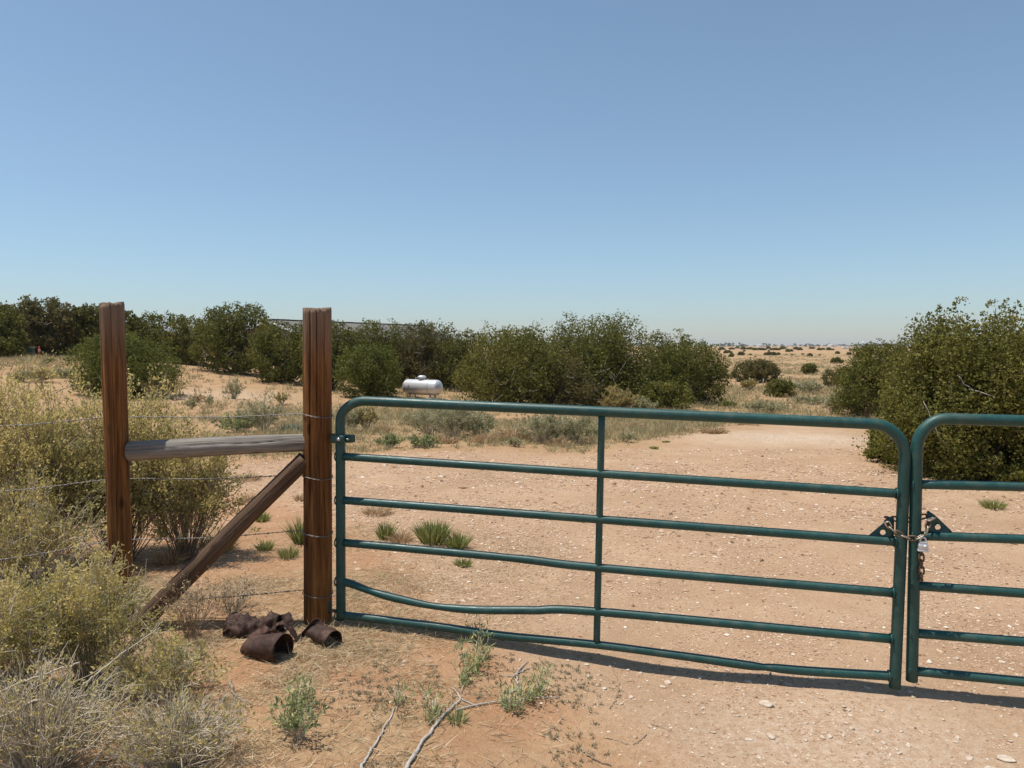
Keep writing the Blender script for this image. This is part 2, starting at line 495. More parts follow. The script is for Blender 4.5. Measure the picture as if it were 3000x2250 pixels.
M['litter'] = leaf_mat('straw_litter', [(0.0, (0.36, 0.26, 0.15)), (0.4, (0.56, 0.43, 0.26)), (0.75, (0.68, 0.55, 0.36)), (1.0, (0.78, 0.67, 0.48))], 0.42)
M['snakeweed'] = leaf_mat('snakeweed_green', [(0.0, (0.14, 0.165, 0.045)), (0.5, (0.24, 0.265, 0.075)), (1.0, (0.44, 0.40, 0.17))], 0.3)
M['forb'] = leaf_mat('grey_green_forb', [(0.0, (0.20, 0.165, 0.105)), (0.5, (0.29, 0.26, 0.165)), (1.0, (0.42, 0.36, 0.24))], 0.35)
M['weed'] = leaf_mat('fresh_weed_leaf', [(0.0, (0.17, 0.21, 0.09)), (0.6, (0.30, 0.345, 0.155)), (1.0, (0.54, 0.48, 0.19))], 0.3)
M['yucca'] = leaf_mat('yucca_leaf', [(0.0, (0.13, 0.16, 0.12)), (0.6, (0.22, 0.25, 0.19)), (1.0, (0.36, 0.36, 0.27))], 0.15)
M['far_wood'] = leaf_mat('distant_tree_green', [(0.0, (0.035, 0.045, 0.022)), (1.0, (0.09, 0.095, 0.045))], 0.1)
M['prairie'] = leaf_mat('prairie_tuft', [(0.0, (0.22, 0.215, 0.105)), (0.3, (0.33, 0.29, 0.15)), (0.7, (0.46, 0.37, 0.20)), (1.0, (0.58, 0.48, 0.28))], 0.3)

# ------------------------------------------------------------------ ground sheet and dirt road
ROAD_PX = [(1990, 2240), (1620, 2010), (1400, 1900), (1260, 1800), (1210, 1660), (1020, 1560), (900, 1490), (620, 1425),
           (560, 1375), (900, 1347), (1400, 1325), (1750, 1335), (2000, 1290), (2140, 1262), (2330, 1232), (2420, 1228), (2490, 1235), (2530, 1290),
           (2520, 1345), (2680, 1400), (3150, 1425), (3600, 1600), (3900, 2240)]
ROAD = np.array([G(*p)[:2] for p in ROAD_PX])
tail = np.array([(3.2, 1.0), (3.4, -6.0), (0.6, -6.0), (0.75, 1.0)])
ROAD = np.concatenate([ROAD, tail])

def poly_sd(x, y, poly):
    """signed distance, positive inside"""
    x = np.asarray(x, float).ravel(); y = np.asarray(y, float).ravel()
    d = np.full(x.shape, 1e9); ins = np.zeros(x.shape, bool)
    for i in range(len(poly)):
        ax, ay = poly[i]; bx, by = poly[(i + 1) % len(poly)]
        ex, ey = bx - ax, by - ay
        t = np.clip(((x - ax) * ex + (y - ay) * ey) / (ex * ex + ey * ey + 1e-12), 0, 1)
        d = np.minimum(d, np.hypot(x - ax - t * ex, y - ay - t * ey))
        c = ((ay > y) != (by > y)) & (x < (bx - ax) * (y - ay) / (by - ay + 1e-12) + ax)
        ins ^= c
    return np.where(ins, d, -d)

def ground_attrs(x, y):
    sd = poly_sd(x, y, ROAD)
    w = 0.35 + 0.08 * np.maximum(y.ravel() - 4, 0)
    road = np.clip(0.5 + sd / (2 * w), 0, 1)
    straw = smooth(9, 14, y) * 0.95
    fg = smooth(0.9, -0.4, x - 0.10 * y) * smooth(7.0, 4.5, y)
    straw = np.maximum(straw, 0.75 * fg * np.clip(0.55 + 1.6 * fbm(x / 0.5, y / 0.5, 5), 0, 1)).ravel()
    bare = smooth(-0.2, -0.55, x / np.maximum(y, 1)) * smooth(10, 16, y)
    straw = straw * (1 - 0.55 * bare.ravel() * (0.5 + fbm(x / 4, y / 4, 21).ravel()))
    pc = G(2330, 1285)
    pale = np.exp(-(((x - pc[0]) / 2.2) ** 2 + ((y - pc[1]) / 1.2) ** 2)).ravel()
    for q, s in ((G(640, 1160), 2.6), (G(520, 1165), 1.5), (G(2300, 2190), 0.5), (G(2600, 2210), 0.6)):
        pale = np.maximum(pale, 0.6 * np.exp(-(((x - q[0]) / s) ** 2 + ((y - q[1]) / s) ** 2)).ravel())
    return dict(road=road, straw=np.clip(straw, 0, 1), pale=pale)

def axis_pts(lo, hi, step, far_lo, far_hi, grow=1.09):
    mid = list(np.arange(lo, hi + 1e-6, step)); a = []; s = step; v = lo
    while v > far_lo:
        s *= grow; v -= s; a.append(v)
    b = []; s = step; v = mid[-1]
    while v < far_hi:
        s *= grow; v += s; b.append(v)
    return np.array(a[::-1] + mid + b)

def grid_mesh(name, xs, ys, zf, mat, keep=None):
    X, Y = np.meshgrid(xs, ys)
    Z = zf(X, Y)
    V = np.stack([X, Y, Z], -1).reshape(-1, 3)
    nx = len(xs)
    j, i = np.meshgrid(np.arange(len(ys) - 1), np.arange(nx - 1), indexing='ij')
    q = np.stack([j * nx + i, j * nx + i + 1, (j + 1) * nx + i + 1, (j + 1) * nx + i], -1).reshape(-1, 4)
    at = ground_attrs(X, Y)
    if keep is not None:
        k = keep(X, Y)
        q = q[k[q].all(1)]
        used = np.unique(q); remap = np.full(len(V), -1); remap[used] = np.arange(len(used))
        V = V[used]; q = remap[q]; at = {a: b[used] for a, b in at.items()}
    return mk(name, V, [q], mat, None, True, None, at)

gx = axis_pts(-5.0, 5.5, 0.06, -7000, 7000)
gy = axis_pts(1.6, 9.0, 0.06, -2000, 12000, 1.06)
ground = grid_mesh('ground', gx, gy, terrain, M['soil'])
tag(ground, 'sandy reddish desert ground reaching to the flat horizon', 'ground', kind='structure')

def road_z(x, y):
    sd = poly_sd(x, y, ROAD).reshape(x.shape) + 0.10 * fbm(x / 0.4, y / 0.4, 31)
    return terrain(x, y) + np.clip(sd * 0.10, -0.02, 0.012)
def road_keep(X, Y):
    return poly_sd(X, Y, ROAD) > -0.25
road = grid_mesh('dirt_road', axis_pts(-5.0, 5.5, 0.05, -13, 16, 1.05), axis_pts(1.6, 9.0, 0.05, -6, 24, 1.03), road_z, M['soil'], road_keep)
tag(road, 'pinkish tan gravel road running through the gate and off to the right', 'road', kind='structure')

def surf(x, y):
    return np.maximum(terrain(x, y), np.where(poly_sd(x, y, ROAD).reshape(np.shape(x)) > -0.25, road_z(np.asarray(x), np.asarray(y)), -99))

# ------------------------------------------------------------------ green tube gates
YL, YR = 4.20, 3.60
XL, XR = P(997, 1500, YL)[0], P(2640, 1600, YR)[0]
SL = (YR - YL) / (XR - XL)
def PG(px, py):
    """point of the gate plane seen at a pixel of the photograph"""
    d = ray(px, py)
    # y = YL + SL*(x-XL)
    t = (YL - SL * XL) / (d[1] - SL * d[0])
    return np.array((0, 0, CAM_H)) + d * t
gn = norm(np.array((-SL, 1.0, 0.0)))          # away from the camera
ga = norm(np.array((1.0, SL, 0.0)))

def polyline(pts, n):
    pts = np.asarray(pts, float)
    # Catmull-Rom through points, n samples per span
    p = np.concatenate([[2 * pts[0] - pts[1]], pts, [2 * pts[-1] - pts[-2]]])
    out = []
    for i in range(1, len(p) - 2):
        for t in np.arange(n) / n:
            a, b, c, d = p[i - 1], p[i], p[i + 1], p[i + 2]
            out.append(0.5 * ((2 * b) + (c - a) * t + (2 * a - 5 * b + 4 * c - d) * t * t + (3 * b - a - 3 * c + d) * t ** 3))
    out.append(p[-2])
    return np.array(out)

def lin(a, b, n=24):
    return a + (b - a) * np.linspace(0, 1, n)[:, None]

def arc(p0, c, p1, n=12):
    t = np.linspace(0, 1, n)[:, None] * math.pi / 2
    # elliptical quarter between p0 and p1 round the inner corner
    u = p0 - c; w = p1 - c
    return c + np.cos(t) * u + np.sin(t) * w

def tube_obj(name, path, r, parent, mat, sides=16, org=None):
    V, Fs = sweep(path[None], r if np.ndim(r) == 0 else np.asarray(r)[None], sides, gn)
    return mk(name, V - org, Fs, mat, parent, True)

def auto_smooth_caps(o):
    for p in o.data.polygons:
        if len(p.vertices) > 8: p.use_smooth = False

def build_gate(label, left_stile, right_stile, top_l, top_r, rails, stays, plates, hinges, open_right=False):
    org = PG(left_stile[1][0], left_stile[1][1])
    g = empty('tube_gate', org)
    tag(g, label, 'gate', 'green tube gates')
    # frame: left stile, rounded corner, top rail, rounded corner, right stile
    A = PG(*left_stile[1]); B = PG(*left_stile[0]); C = PG(*top_l)
    path = [lin(A, B, 20)]
    cor = B + (C - B) - np.array((0, 0, (C - B)[2])) ; inner = np.array((C[0], C[1], B[2]))
    path.append(arc(B, inner, C, 14)[1:])
    if not open_right:
        Dp = PG(*top_r); E = PG(*right_stile[0]); Fp = PG(*right_stile[1])
        path.append(lin(C, Dp, 30)[1:])
        inner2 = np.array((Dp[0], Dp[1], E[2]))
        path.append(arc(Dp, inner2, E, 14)[1:])
        path.append(lin(E, Fp, 20)[1:])
    else:
        path.append(lin(C, C + ga * 2.6 + np.array((0, 0, -0.03)), 30)[1:])
        Dp = path[-1][-1]; E = Dp + ga * 0.18 + np.array((0, 0, -0.18)); Fp = E + np.array((0, 0, -(B - A)[2] * 1.0))
        inner2 = np.array((Dp[0], Dp[1], E[2]))
        path.append(arc(Dp, inner2, E, 14)[1:])
        path.append(lin(E, Fp, 20)[1:])
    path = np.concatenate(path)
    fr = tube_obj('frame', path, 0.0275, g, M['green'], 20, org); auto_smooth_caps(fr)
    for pts, dent in rails:
        w = [PG(*p) for p in pts]
        if open_right:
            w[-1] = w[0] + (w[-1] - w[0]) * ((E - w[0]) @ ga) / ((w[-1] - w[0]) @ ga)
        pl = lin(w[0], w[-1], 40) if len(w) == 2 else polyline(w, 12)
        r = np.full(len(pl), 0.0228)
        for c, a_, s_ in dent:
            s = np.linspace(0, 1, len(pl)); r = r * (1 - a_ * np.exp(-((s - c) / s_) ** 2))
        ro = tube_obj('rail', pl, r, g, M['green'], 16, org)
        # weld beads where the rail meets the stiles
        beads = []
        for e in (pl[0], pl[-1]):
            sgn = 1 if e is pl[0] else -1
            q = e + ga * sgn * 0.029
            th = np.linspace(0, 2 * math.pi, 17)
            ringp = q + 0.0255 * (np.cos(th)[:, None] * gn + np.sin(th)[:, None] * np.array((0, 0, 1.0)))
            V, Fs = sweep(ringp[None], 0.0042, 5, ga, False)
            mk('weld_bead', V - org, Fs, M['green'], ro, True)
    for a_, b_ in stays:
        pl = lin(PG(*a_) + gn * 0.0, PG(*b_), 20)
        tube_obj('stay', pl, 0.0185, g, M['green'], 14, org)
    for (pc, sx) in plates:
        # triangular chain plate with a round hole, welded into the corner of stile and rail
        c = PG(*pc)
        a0 = c + ga * sx * 0.0 + np.array((0, 0, 0.115)); a1 = c; a2 = c + ga * sx * 0.135
        hole_c = c + ga * sx * 0.050 + np.array((0, 0, 0.034)); hr = 0.0135
        n = 24; th = np.arange(n) * 2 * math.pi / n
        hole = hole_c + hr * (np.cos(th)[:, None] * ga * sx + np.sin(th)[:, None] * np.array((0, 0, 1.0)))
        # outline sampled by casting from the hole centre
        tri = [np.array((0, 0.115)), np.array((0, 0)), np.array((0.135, 0)), np.array((0.118, 0.012)), np.array((0.012, 0.115))]
        hc = np.array((0.050, 0.034)); outl = []
        for t in th:
            dv = np.array((math.cos(t), math.sin(t))); best = 9
            for k in range(len(tri)):
                p, q = tri[k], tri[(k + 1) % len(tri)]
                e = q - p; det = dv[0] * (-e[1]) + dv[1] * e[0]
                if abs(det) < 1e-9: continue
                r = p - hc
                s = (r[0] * (-e[1]) + r[1] * e[0]) / det
                u = (dv[0] * r[1] - dv[1] * r[0]) / det
                if s > 0 and -0.001 <= u <= 1.001: best = min(best, s)
            outl.append(hc + dv * best)
        outl = np.array(outl)
        outl = c + outl[:, :1] * ga * sx + outl[:, 1:] * np.array((0, 0, 1.0))
        th_ = 0.003
        rings = np.concatenate([hole - gn * th_, outl - gn * th_, outl + gn * th_, hole + gn * th_])
        i = np.arange(n); j = (i + 1) % n; q = []
        for k in range(4):
            k2 = (k + 1) % 4
            q.append(np.stack([k * n + i, k * n + j, k2 * n + j, k2 * n + i], -1))
        mk('chain_plate', rings - org, [np.concatenate(q)], M['green'], g)
    for kind, pc in hinges:
        c = PG(*pc)
        if kind == 'clamp':
            hc = []
            R = np.stack([ga, gn, np.array((0, 0, 1.0))], 1)
            hl = mk('hinge_clamp', *[x if k else x - org for k, x in enumerate(box(c + ga * -0.004 - gn * 0.004, (0.082, 0.072, 0.046), 0.008, R))], M['green'], g)
            V, Fs = merge([box(c + ga * 0.052, (0.05, 0.014, 0.044), 0.003, R), box(c + ga * 0.052 + gn * 0.024, (0.05, 0.008, 0.044), 0.003, R)])
            mk('clamp_ear', V - org, Fs, M['green'], hl)
            V, Fs = sweep(lin(c - gn * 0.030 + ga * 0.052 , c + gn * 0.045 + ga * 0.052, 4)[None], 0.006, 8)
            mk('clamp_bolt', V - org, Fs, M['steel'], hl)
            V, Fs = lathe([(0.0, 0.0), (0.0105, 0.0), (0.010, 0.004), (0.006, 0.007), (0.0, 0.008)], 14)
            V = V[:, 0:1] * ga + V[:, 1:2] * np.array((0, 0, 1.0)) - V[:, 2:3] * gn
            mk('bolt_head', V + c - gn * 0.0401 + ga * 0.006 - org, Fs, M['steel'], hl, True)
            V, Fs = sweep(lin(c - ga * 0.14 + gn * 0.02, c - ga * 0.02 + gn * 0.012, 6)[None] + np.array((0, 0, 0.018)), 0.0095, 10)
            mk('hinge_pin', V - org, Fs, M['chain'], hl, True)
        else:
            V, Fs = sweep(lin(c - ga * 0.11, c + ga * 0.0, 6)[None], 0.010, 10)
            hp = mk('hinge_pin', V - org, Fs, M['chain'], g, True)
            V, Fs = sweep(lin(c - ga * 0.046 - np.array((0, 0, 0.012)), c - ga * 0.046 + np.array((0, 0, 0.055)), 4)[None], 0.016, 12)
            mk('hinge_sleeve', V - org, Fs, M['green'], hp, True)
    return g

rails1 = [
    ([(1000, 1337), (2645, 1447)], []),
    ([(1000, 1465), (2640, 1588)], [(0.5, 0.03, 0.02)]),
    ([(1000, 1589), (1500, 1635), (1750, 1663), (2634, 1738)], [(0.32, 0.10, 0.03)]),
    ([(1000, 1703), (1030, 1711), (1095, 1735), (1170, 1755), (1260, 1774), (1340, 1783), (1420, 1787), (1560, 1788), (1748, 1792), (2628, 1873)], [(0.20, 0.16, 0.06), (0.46, 0.20, 0.08)]),
    ([(1000, 1802), (1110, 1814), (1300, 1838), (1480, 1863), (1750, 1889), (2000, 1922), (2190, 1949), (2260, 1956), (2370, 1966), (2622, 1981)], [(0.5, 0.08, 0.1), (0.74, 0.22, 0.05)]),
]
gate1 = build_gate('green tube gate with a bent lower rail hinged to the wooden post',
                   [(997, 1236), (999, 1815)], [(2651, 1340), (2621, 2014)], (1072, 1175), (2556, 1242),
                   rails1, [((1763, 1217), (1748, 1888))], [((2618, 1581), -1)],
                   [('clamp', (998, 1285)), ('pin', (985, 1790))])
rails2 = [
    ([(2690, 1419), (3000, 1426)], []),
    ([(2688, 1569), (3000, 1580)], []),
    ([(2686, 1716), (3000, 1738)], []),
    ([(2683, 1855), (3000, 1880)], []),
    ([(2680, 1966), (3000, 1997)], []),
]
gate2 = build_gate('green tube gate leaf at the right edge of the picture, hung with the padlocked chain',
                   [(2686, 1316), (2671, 1994)], None, (2775, 1227), None, rails2, [], [((2714, 1563), 1)], [], True)

# ------------------------------------------------------------------ chain and padlock
UP = np.array((0, 0, 1.0))
def link_mesh(Lh=0.0205, Wd=0.0108, r=0.0043):
    th = np.linspace(0, 2 * math.pi, 21)[:-1]
    x = np.cos(th) * Wd; z = np.sin(th) * Wd + np.sign(np.sin(th)) * (Lh - Wd)
    pth = np.stack([x, np.zeros_like(x), z], -1)
    K = len(pth); T = norm(np.roll(pth, -1, 0) - np.roll(pth, 1, 0)); B = np.array((0, 1.0, 0)); A = np.cross(T, B)
    ang = np.arange(8) * math.pi / 4
    V = (pth[:, None] + r * (np.cos(ang)[None, :, None] * A[:, None] + np.sin(ang)[None, :, None] * B)).reshape(-1, 3)
    k = np.arange(K)[:, None]; s = np.arange(8)[None]; k2 = (k + 1) % K; s2 = (s + 1) % 8
    return V, [np.stack([k * 8 + s, k * 8 + s2, k2 * 8 + s2, k2 * 8 + s], -1).reshape(-1, 4)]
def chain_thing(label, start, path, seedm, flip=0, mats=('chain', 'chain')):
    root = empty('steel_chain', start)
    tag(root, label, 'chain', 'chain between the two gates')
    V, Fs = link_mesh()
    ms = []
    for m in mats:
        o = mk('link', V, Fs, M[m], root, True); ms.append(o)
    n = 0
    path = np.asarray(path, float)
    seg = np.linalg.norm(np.diff(path, axis=0), axis=1); cum = np.concatenate([[0], np.cumsum(seg)])
    pitch = 0.0318
    for k in range(int(cum[-1] / pitch) + 1):
        s = k * pitch
        pos = np.array([np.interp(s, cum, path[:, i]) for i in range(3)])
        nx = np.array([np.interp(s + 0.005, cum, path[:, i]) for i in range(3)]); pv = np.array([np.interp(s - 0.005, cum, path[:, i]) for i in range(3)])
        d = norm(nx - pv)
        a = norm(np.cross(d, gn) if abs(d @ gn) < 0.95 else np.cross(d, UP)); b = np.cross(d, a)
        if (k + flip) % 2: a, b = b, -a
        o = ms[k] if k < len(ms) else link(ms[k % len(ms)].copy(), root)
        R = Matrix(((a[0], b[0], d[0]), (a[1], b[1], d[1]), (a[2], b[2], d[2])))
        o.matrix_local = Matrix.Translation(Vector(pos - start)) @ R.to_4x4()
        n += 1
    for k in range(n, len(ms)): bpy.data.objects.remove(ms[k])
    return root
def ring_path(c, r, th0, th1, tilt=0.0, n=24):
    th = np.linspace(th0, th1, n)[:, None]
    return c + r * (np.cos(th) * ga - np.sin(th) * gn) + tilt * np.linspace(0, 1, n)[:, None] * UP
c1 = PG(2641, 1530); c2 = PG(2689, 1530)
front = -gn
lockp = PG(2692, 1560) - gn * 0.052
# strand over the front, from the left gate's stile to the lock
loopL = np.concatenate([ring_path(c1 + UP * 0.01, 0.042, math.radians(-200), math.radians(-310) + 2 * math.pi - 2 * math.pi, 0.0, 8)[::-1] * 1.0])
pa = PG(2598, 1532) - gn * 0.012
path1 = polyline([PG(2606, 1526) + gn * 0.035, pa + UP * 0.004 - ga * 0.002, PG(2606, 1545) - gn * 0.038, PG(2626, 1558) - gn * 0.047, PG(2650, 1567) - gn * 0.050, PG(2674, 1569) - gn * 0.052, PG(2690, 1563) - gn * 0.050], 10)
chain_thing('rusty steel chain reaching from the left gate post across to the padlock', path1[0], path1, 1, 0, ('chain', 'chain_shiny'))
path2 = polyline([PG(2728, 1512) + gn * 0.030, PG(2730, 1516) - gn * 0.010, PG(2716, 1520) - gn * 0.034, PG(2708, 1536) - gn * 0.046, PG(2702, 1552) - gn * 0.052], 10)
chain_thing('short steel chain loop round the right gate post above the padlock', path2[0], path2, 2, 1, ('chain_shiny', 'chain'))
path3 = lin(PG(2692, 1590) - gn * 0.036, PG(2693, 1692) - gn * 0.036, 12)
chain_thing('rusty loose chain end dangling straight down below the padlock', path3[0], path3, 3, 0, ('chain', 'chain'))
path4 = polyline([PG(2610, 1522) + gn * 0.036, PG(2640, 1528) + gn * 0.046, PG(2665, 1530) + gn * 0.047, PG(2690, 1526) + gn * 0.046, PG(2726, 1514) + gn * 0.034], 8)
chain_thing('steel chain running behind both gate posts at lock height', path4[0], path4, 4, 1, ('chain', 'chain'))

lk = empty('padlock', PG(2692, 1605) - gn * 0.056)
tag(lk, 'silver laminated padlock hanging on the gate chain', 'padlock')
Rg = np.stack([ga, gn, UP], 1)
def lbox(name, c, s, bev, mat, par): 
    V, Fs = box((0, 0, 0), s, bev); V = (V + np.asarray(c)) @ Rg.T
    return mk(name, V, Fs, M[mat], par)
bd = lbox('lock_body', (0, 0, 0.022), (0.044, 0.022, 0.030), 0.004, 'lock_steel', lk)
lbox('upper_plate', (-0.0005, 0, 0.0415), (0.036, 0.020, 0.010), 0.003, 'lock_steel', bd)
lbox('bumper', (0, 0, 0.003), (0.049, 0.026, 0.009), 0.003, 'lock_steel', lk)
for k in range(3):
    lbox('laminate', (0, 0, 0.0115 + k * 0.007), (0.0452, 0.0232, 0.0022), 0.0005, 'tank_mark' if k == 1 else 'lock_steel', bd)
V, Fs = lathe([(0.0, 0), (0.0068, 0), (0.0062, 0.0016), (0.0, 0.0018)], 18)
V = V[:, 0:1] * ga + V[:, 1:2] * UP - V[:, 2:3] * gn
mk('round_emblem', V + (np.array((0.006, -0.0118, 0.026)) @ Rg.T), Fs, M['white'], bd, True)
th = np.linspace(0, math.pi, 15)
sh = np.concatenate([[(0.0125, 0, 0.040)], np.stack([np.cos(th) * 0.0125, 0 * th, 0.052 + np.sin(th) * 0.0135], -1), [(-0.0125, 0, 0.040)]]) @ Rg.T
V, Fs = sweep(sh[None], 0.0040, 10, gn); mk('shackle', V, Fs, M['lock_steel'], lk, True)

# ------------------------------------------------------------------ wooden fence: posts, rail, diagonal brace
def wood_post(label, p_top, p_bot, Y, r0, r1, cracks, seed, mat):
    top = P(*p_top, Y); bot = P(*p_bot, Y)
    zg = float(surf(bot[0], bot[1]))
    d = (top - bot); base = bot + d * ((zg - 0.25 - bot[2]) / d[2])
    H = np.linalg.norm(top - base); K, S = 80, 190
    rng = np.random.default_rng(seed)
    h = np.linspace(0, 1, K); ang = np.arange(S) * 2 * math.pi / S
    A, Hh = np.meshgrid(ang, h)
    R = r0 + (r1 - r0) * Hh
    R = R * (1 + 0.05 * fbm(np.cos(A) * 1.3 + 5 + seed, np.sin(A) * 1.3 + Hh * 2.0, seed) + 0.012 * fbm(A * 7 + seed, Hh * 3, seed + 2))
    for a0, depth, wd, h0 in cracks:
        wob = a0 + 0.05 * fbm(Hh * 7, Hh * 0 + a0, seed + 9)
        da = np.abs((A - wob + math.pi) % (2 * math.pi) - math.pi)
        R = R - depth * np.exp(-(da / wd) ** 2) * smooth(h0, h0 + 0.2, Hh)
    ax = base + (top - base) * Hh[..., None]
    V = ax + R[..., None] * (np.cos(A)[..., None] * np.array((1, 0, 0)) + np.sin(A)[..., None] * np.array((0, 1, 0)))
    V = V.reshape(-1, 3)
    V[-S:, 2] += 0.024 * fbm(np.cos(ang) * 3 + 9, np.sin(ang) * 3, seed + 5, 4)
    k = np.arange(K - 1)[:, None] * S; s = np.arange(S)[None]; s2 = (s + 1) % S
    q = np.stack([k + s, k + s2, k + S + s2, k + S + s], -1).reshape(-1, 4)
    # sawn top: inner ring and centre
    last = (K - 1) * S; n0 = len(V); cen = top
    inner = cen + (V[-S:] - cen) * 0.55 + np.array((0, 0, 0.004)); V = np.concatenate([V, inner, [cen + (0, 0, 0.005)]])
    i = np.arange(S); j = (i + 1) % S
    q = np.concatenate([q, np.stack([last + i, last + j, n0 + j, n0 + i], -1)])
    t = np.stack([n0 + i, n0 + j, np.full(S, n0 + S)], -1)
    e = empty('fence_post', (base[0], base[1], zg))
    tag(e, label, 'post', 'wooden fence posts by the gate')
    o = mk('wood', V - np.array((base[0], base[1], zg)), [q, t], mat, e, True)
    return e, top, base, zg
a_front = -math.pi / 2
post2, top2, base2, zg2 = wood_post('thick reddish brown wooden gate post with long cracks, holding the green gate', (930, 906), (932, 1826), 4.24, 0.081, 0.080,
                    [(a_front - 0.30, 0.045, 0.030, 0.42), (a_front + 0.20, 0.020, 0.020, 0.64), (a_front - 1.0, 0.012, 0.03, 0.1), (a_front + 0.75, 0.010, 0.02, 0.3)], 4, M['post'])
post1, top1, base1, zg1 = wood_post('slimmer orange brown wooden post standing among the yellow shrubs', (328, 891), (360, 1846), 4.18, 0.062, 0.0625,
                    [(a_front + 0.35, 0.007, 0.022, 0.05), (a_front - 0.7, 0.008, 0.03, 0.2)], 8, M['post'])

def pole(name, label, a, b, ra, rb, mat, seed, cracks, group=None, sides=64):
    a = np.asarray(a); b = np.asarray(b); d = norm(b - a); u = norm(np.cross(d, UP)); w = np.cross(u, d)
    K = 60; h = np.linspace(0, 1, K); ang = np.arange(sides) * 2 * math.pi / sides
    A, Hh = np.meshgrid(ang, h)
    R = (ra + (rb - ra) * Hh) * (1 + 0.06 * fbm(np.cos(A) * 1.2 + seed, np.sin(A) * 1.2 + Hh * 3, seed))
    for a0, depth, wd in cracks:
        wob = a0 + 0.35 * fbm(Hh * 3, Hh * 0 + a0, seed + 3)
        da = np.abs((A - wob + math.pi) % (2 * math.pi) - math.pi)
        R = R - depth * np.exp(-(da / wd) ** 2) * smooth(-0.1, 0.15, fbm(Hh * 4, Hh * 0 + a0 * 3, seed + 11) + 0.15)
    L = np.linalg.norm(b - a)
    # local frame: z along the pole, so that the grain follows it
    V = np.stack([R * np.cos(A), R * np.sin(A), Hh * L], -1)
    bow = 0.003 * np.sin(Hh * math.pi); V[..., 1] += bow
    V = V.reshape(-1, 3)
    k = np.arange(K - 1)[:, None] * sides; s = np.arange(sides)[None]; s2 = (s + 1) % sides
    q = np.stack([k + s, k + s2, k + sides + s2, k + sides + s], -1).reshape(-1, 4)
    e = empty(name, Vector(a))
    o = mk('wood', V, [q, np.arange(sides)[None, ::-1], ((K - 1) * sides + np.arange(sides))[None]], mat, e, True)
    for p in o.data.polygons:
        if len(p.vertices) > 4: p.use_smooth = False
    e.matrix_world = Matrix.Translation(Vector(a)) @ Matrix(((u[0], w[0], d[0]), (u[1], w[1], d[1]), (u[2], w[2], d[2]))).to_4x4()
    tag(e, label, 'pole', group)
    return e
railA = P(379, 1322, 4.18); railB = P(894, 1297, 4.235)
pole('brace_rail', 'weathered grey round rail nailed level between the two wooden posts', railA, railB + norm(railB - railA) * 0.035, 0.057, 0.050, M['grey_pole'], 3, [(0.4, 0.006, 0.05), (2.2, 0.005, 0.05), (3.6, 0.006, 0.04), (5.2, 0.004, 0.05)])
brA = P(888, 1352, 4.22); brB = P(425, 1815, 4.12)
dB = norm(brB - brA)
pole('diagonal_brace', 'dark brown diagonal brace pole running from the gate post down to the ground', brA - dB * 0.02, brB + dB * 0.25, 0.050, 0.054, M['brown_pole'], 6, [(1.0, 0.006, 0.05), (3.0, 0.006, 0.05), (4.6, 0.005, 0.05)])

# ------------------------------------------------------------------ barbed wire
def barbed(label, pts, wrap_z, seed, stay=False):
    rng = np.random.default_rng(seed)
    root_p = np.asarray(pts[0], float)
    e = empty('barbed_wire', root_p)
    tag(e, label, 'wire', 'barbed wire strands of the fence')
    pth = polyline(pts, 60)
    # wrapped once round the gate post
    cx, cy = top2[0] + (base2[0] - top2[0]) * (1 - wrap_z / top2[2]), 4.24
    a0 = math.atan2(pth[-1][1] - cy, pth[-1][0] - cx)
    th = np.linspace(a0, a0 + 2 * math.pi * 0.97, 70)
    wrap = np.stack([cx + 0.0855 * np.cos(th), cy + 0.0855 * np.sin(th), pth[-1][2] + np.linspace(0, -0.02, 70) + 0.006 * np.sin(th * 2)], -1)
    pth = np.concatenate([pth, wrap[1:]])
    seg = np.concatenate([[0], np.cumsum(np.linalg.norm(np.diff(pth, axis=0), axis=1))])
    s = np.arange(0, seg[-1], 0.009); pth = np.stack([np.interp(s, seg, pth[:, i]) for i in range(3)], -1)
    T = norm(np.gradient(pth, axis=0)); A = norm(np.cross(T, UP)); B = np.cross(A, T)
    ph = s * 2 * math.pi / 0.055
    strands = [pth + 0.0021 * (np.cos(ph + k * math.pi)[:, None] * A + np.sin(ph + k * math.pi)[:, None] * B) for k in (0, 1)]
    for st in strands:
        V, Fs = sweep(st[None], 0.0017, 5); mk('strand', V - root_p, Fs, M['wire'], e, True)
    proto = None
    for d in np.arange(0.07, seg[-1] - 0.6, 0.125):
        i = int(np.searchsorted(s, d)); t = np.linspace(0, 1, 14)[:, None]
        if proto is None:
            hel = np.stack([0.0048 * np.cos(t * 4 * math.pi), 0.0048 * np.sin(t * 4 * math.pi), (t - 0.5) * 0.011], -1)[:, 0]
            ends = np.array((hel[0] + (0.0, -0.013, -0.004), hel[-1] + (0.0, 0.013, 0.004)))
            V, Fs = sweep(np.concatenate([ends[:1], hel, ends[1:]])[None], 0.0013, 4)
            o = proto = mk('barb', V, Fs, M['wire'], e, True)
        else:
            o = link(proto.copy(), e)
        a = rng.random() * 6.28
        X = A[i] * math.cos(a) + B[i] * math.sin(a); Yv = np.cross(T[i], X)
        o.matrix_local = Matrix.Translation(Vector(pth[i] - root_p)) @ Matrix(((X[0], Yv[0], T[i][0]), (X[1], Yv[1], T[i][1]), (X[2], Yv[2], T[i][2]))).to_4x4()
    return e
def wire_pts(yl, y1, y2, sag=0.012):
    a = P(-260, yl, 3.80); b = P(338, y1, 4.18 + 0.072); c = P(892, y2, 4.24 + 0.03)
    m = (b + c) / 2 - UP * sag; l = (a + b) / 2 - UP * sag * 1.5
    return [a, l, b, m, c]
barbed('topmost barbed wire strand of the fence, crossing above the grey rail', wire_pts(1252, 1222, 1212), 1.22, 1)
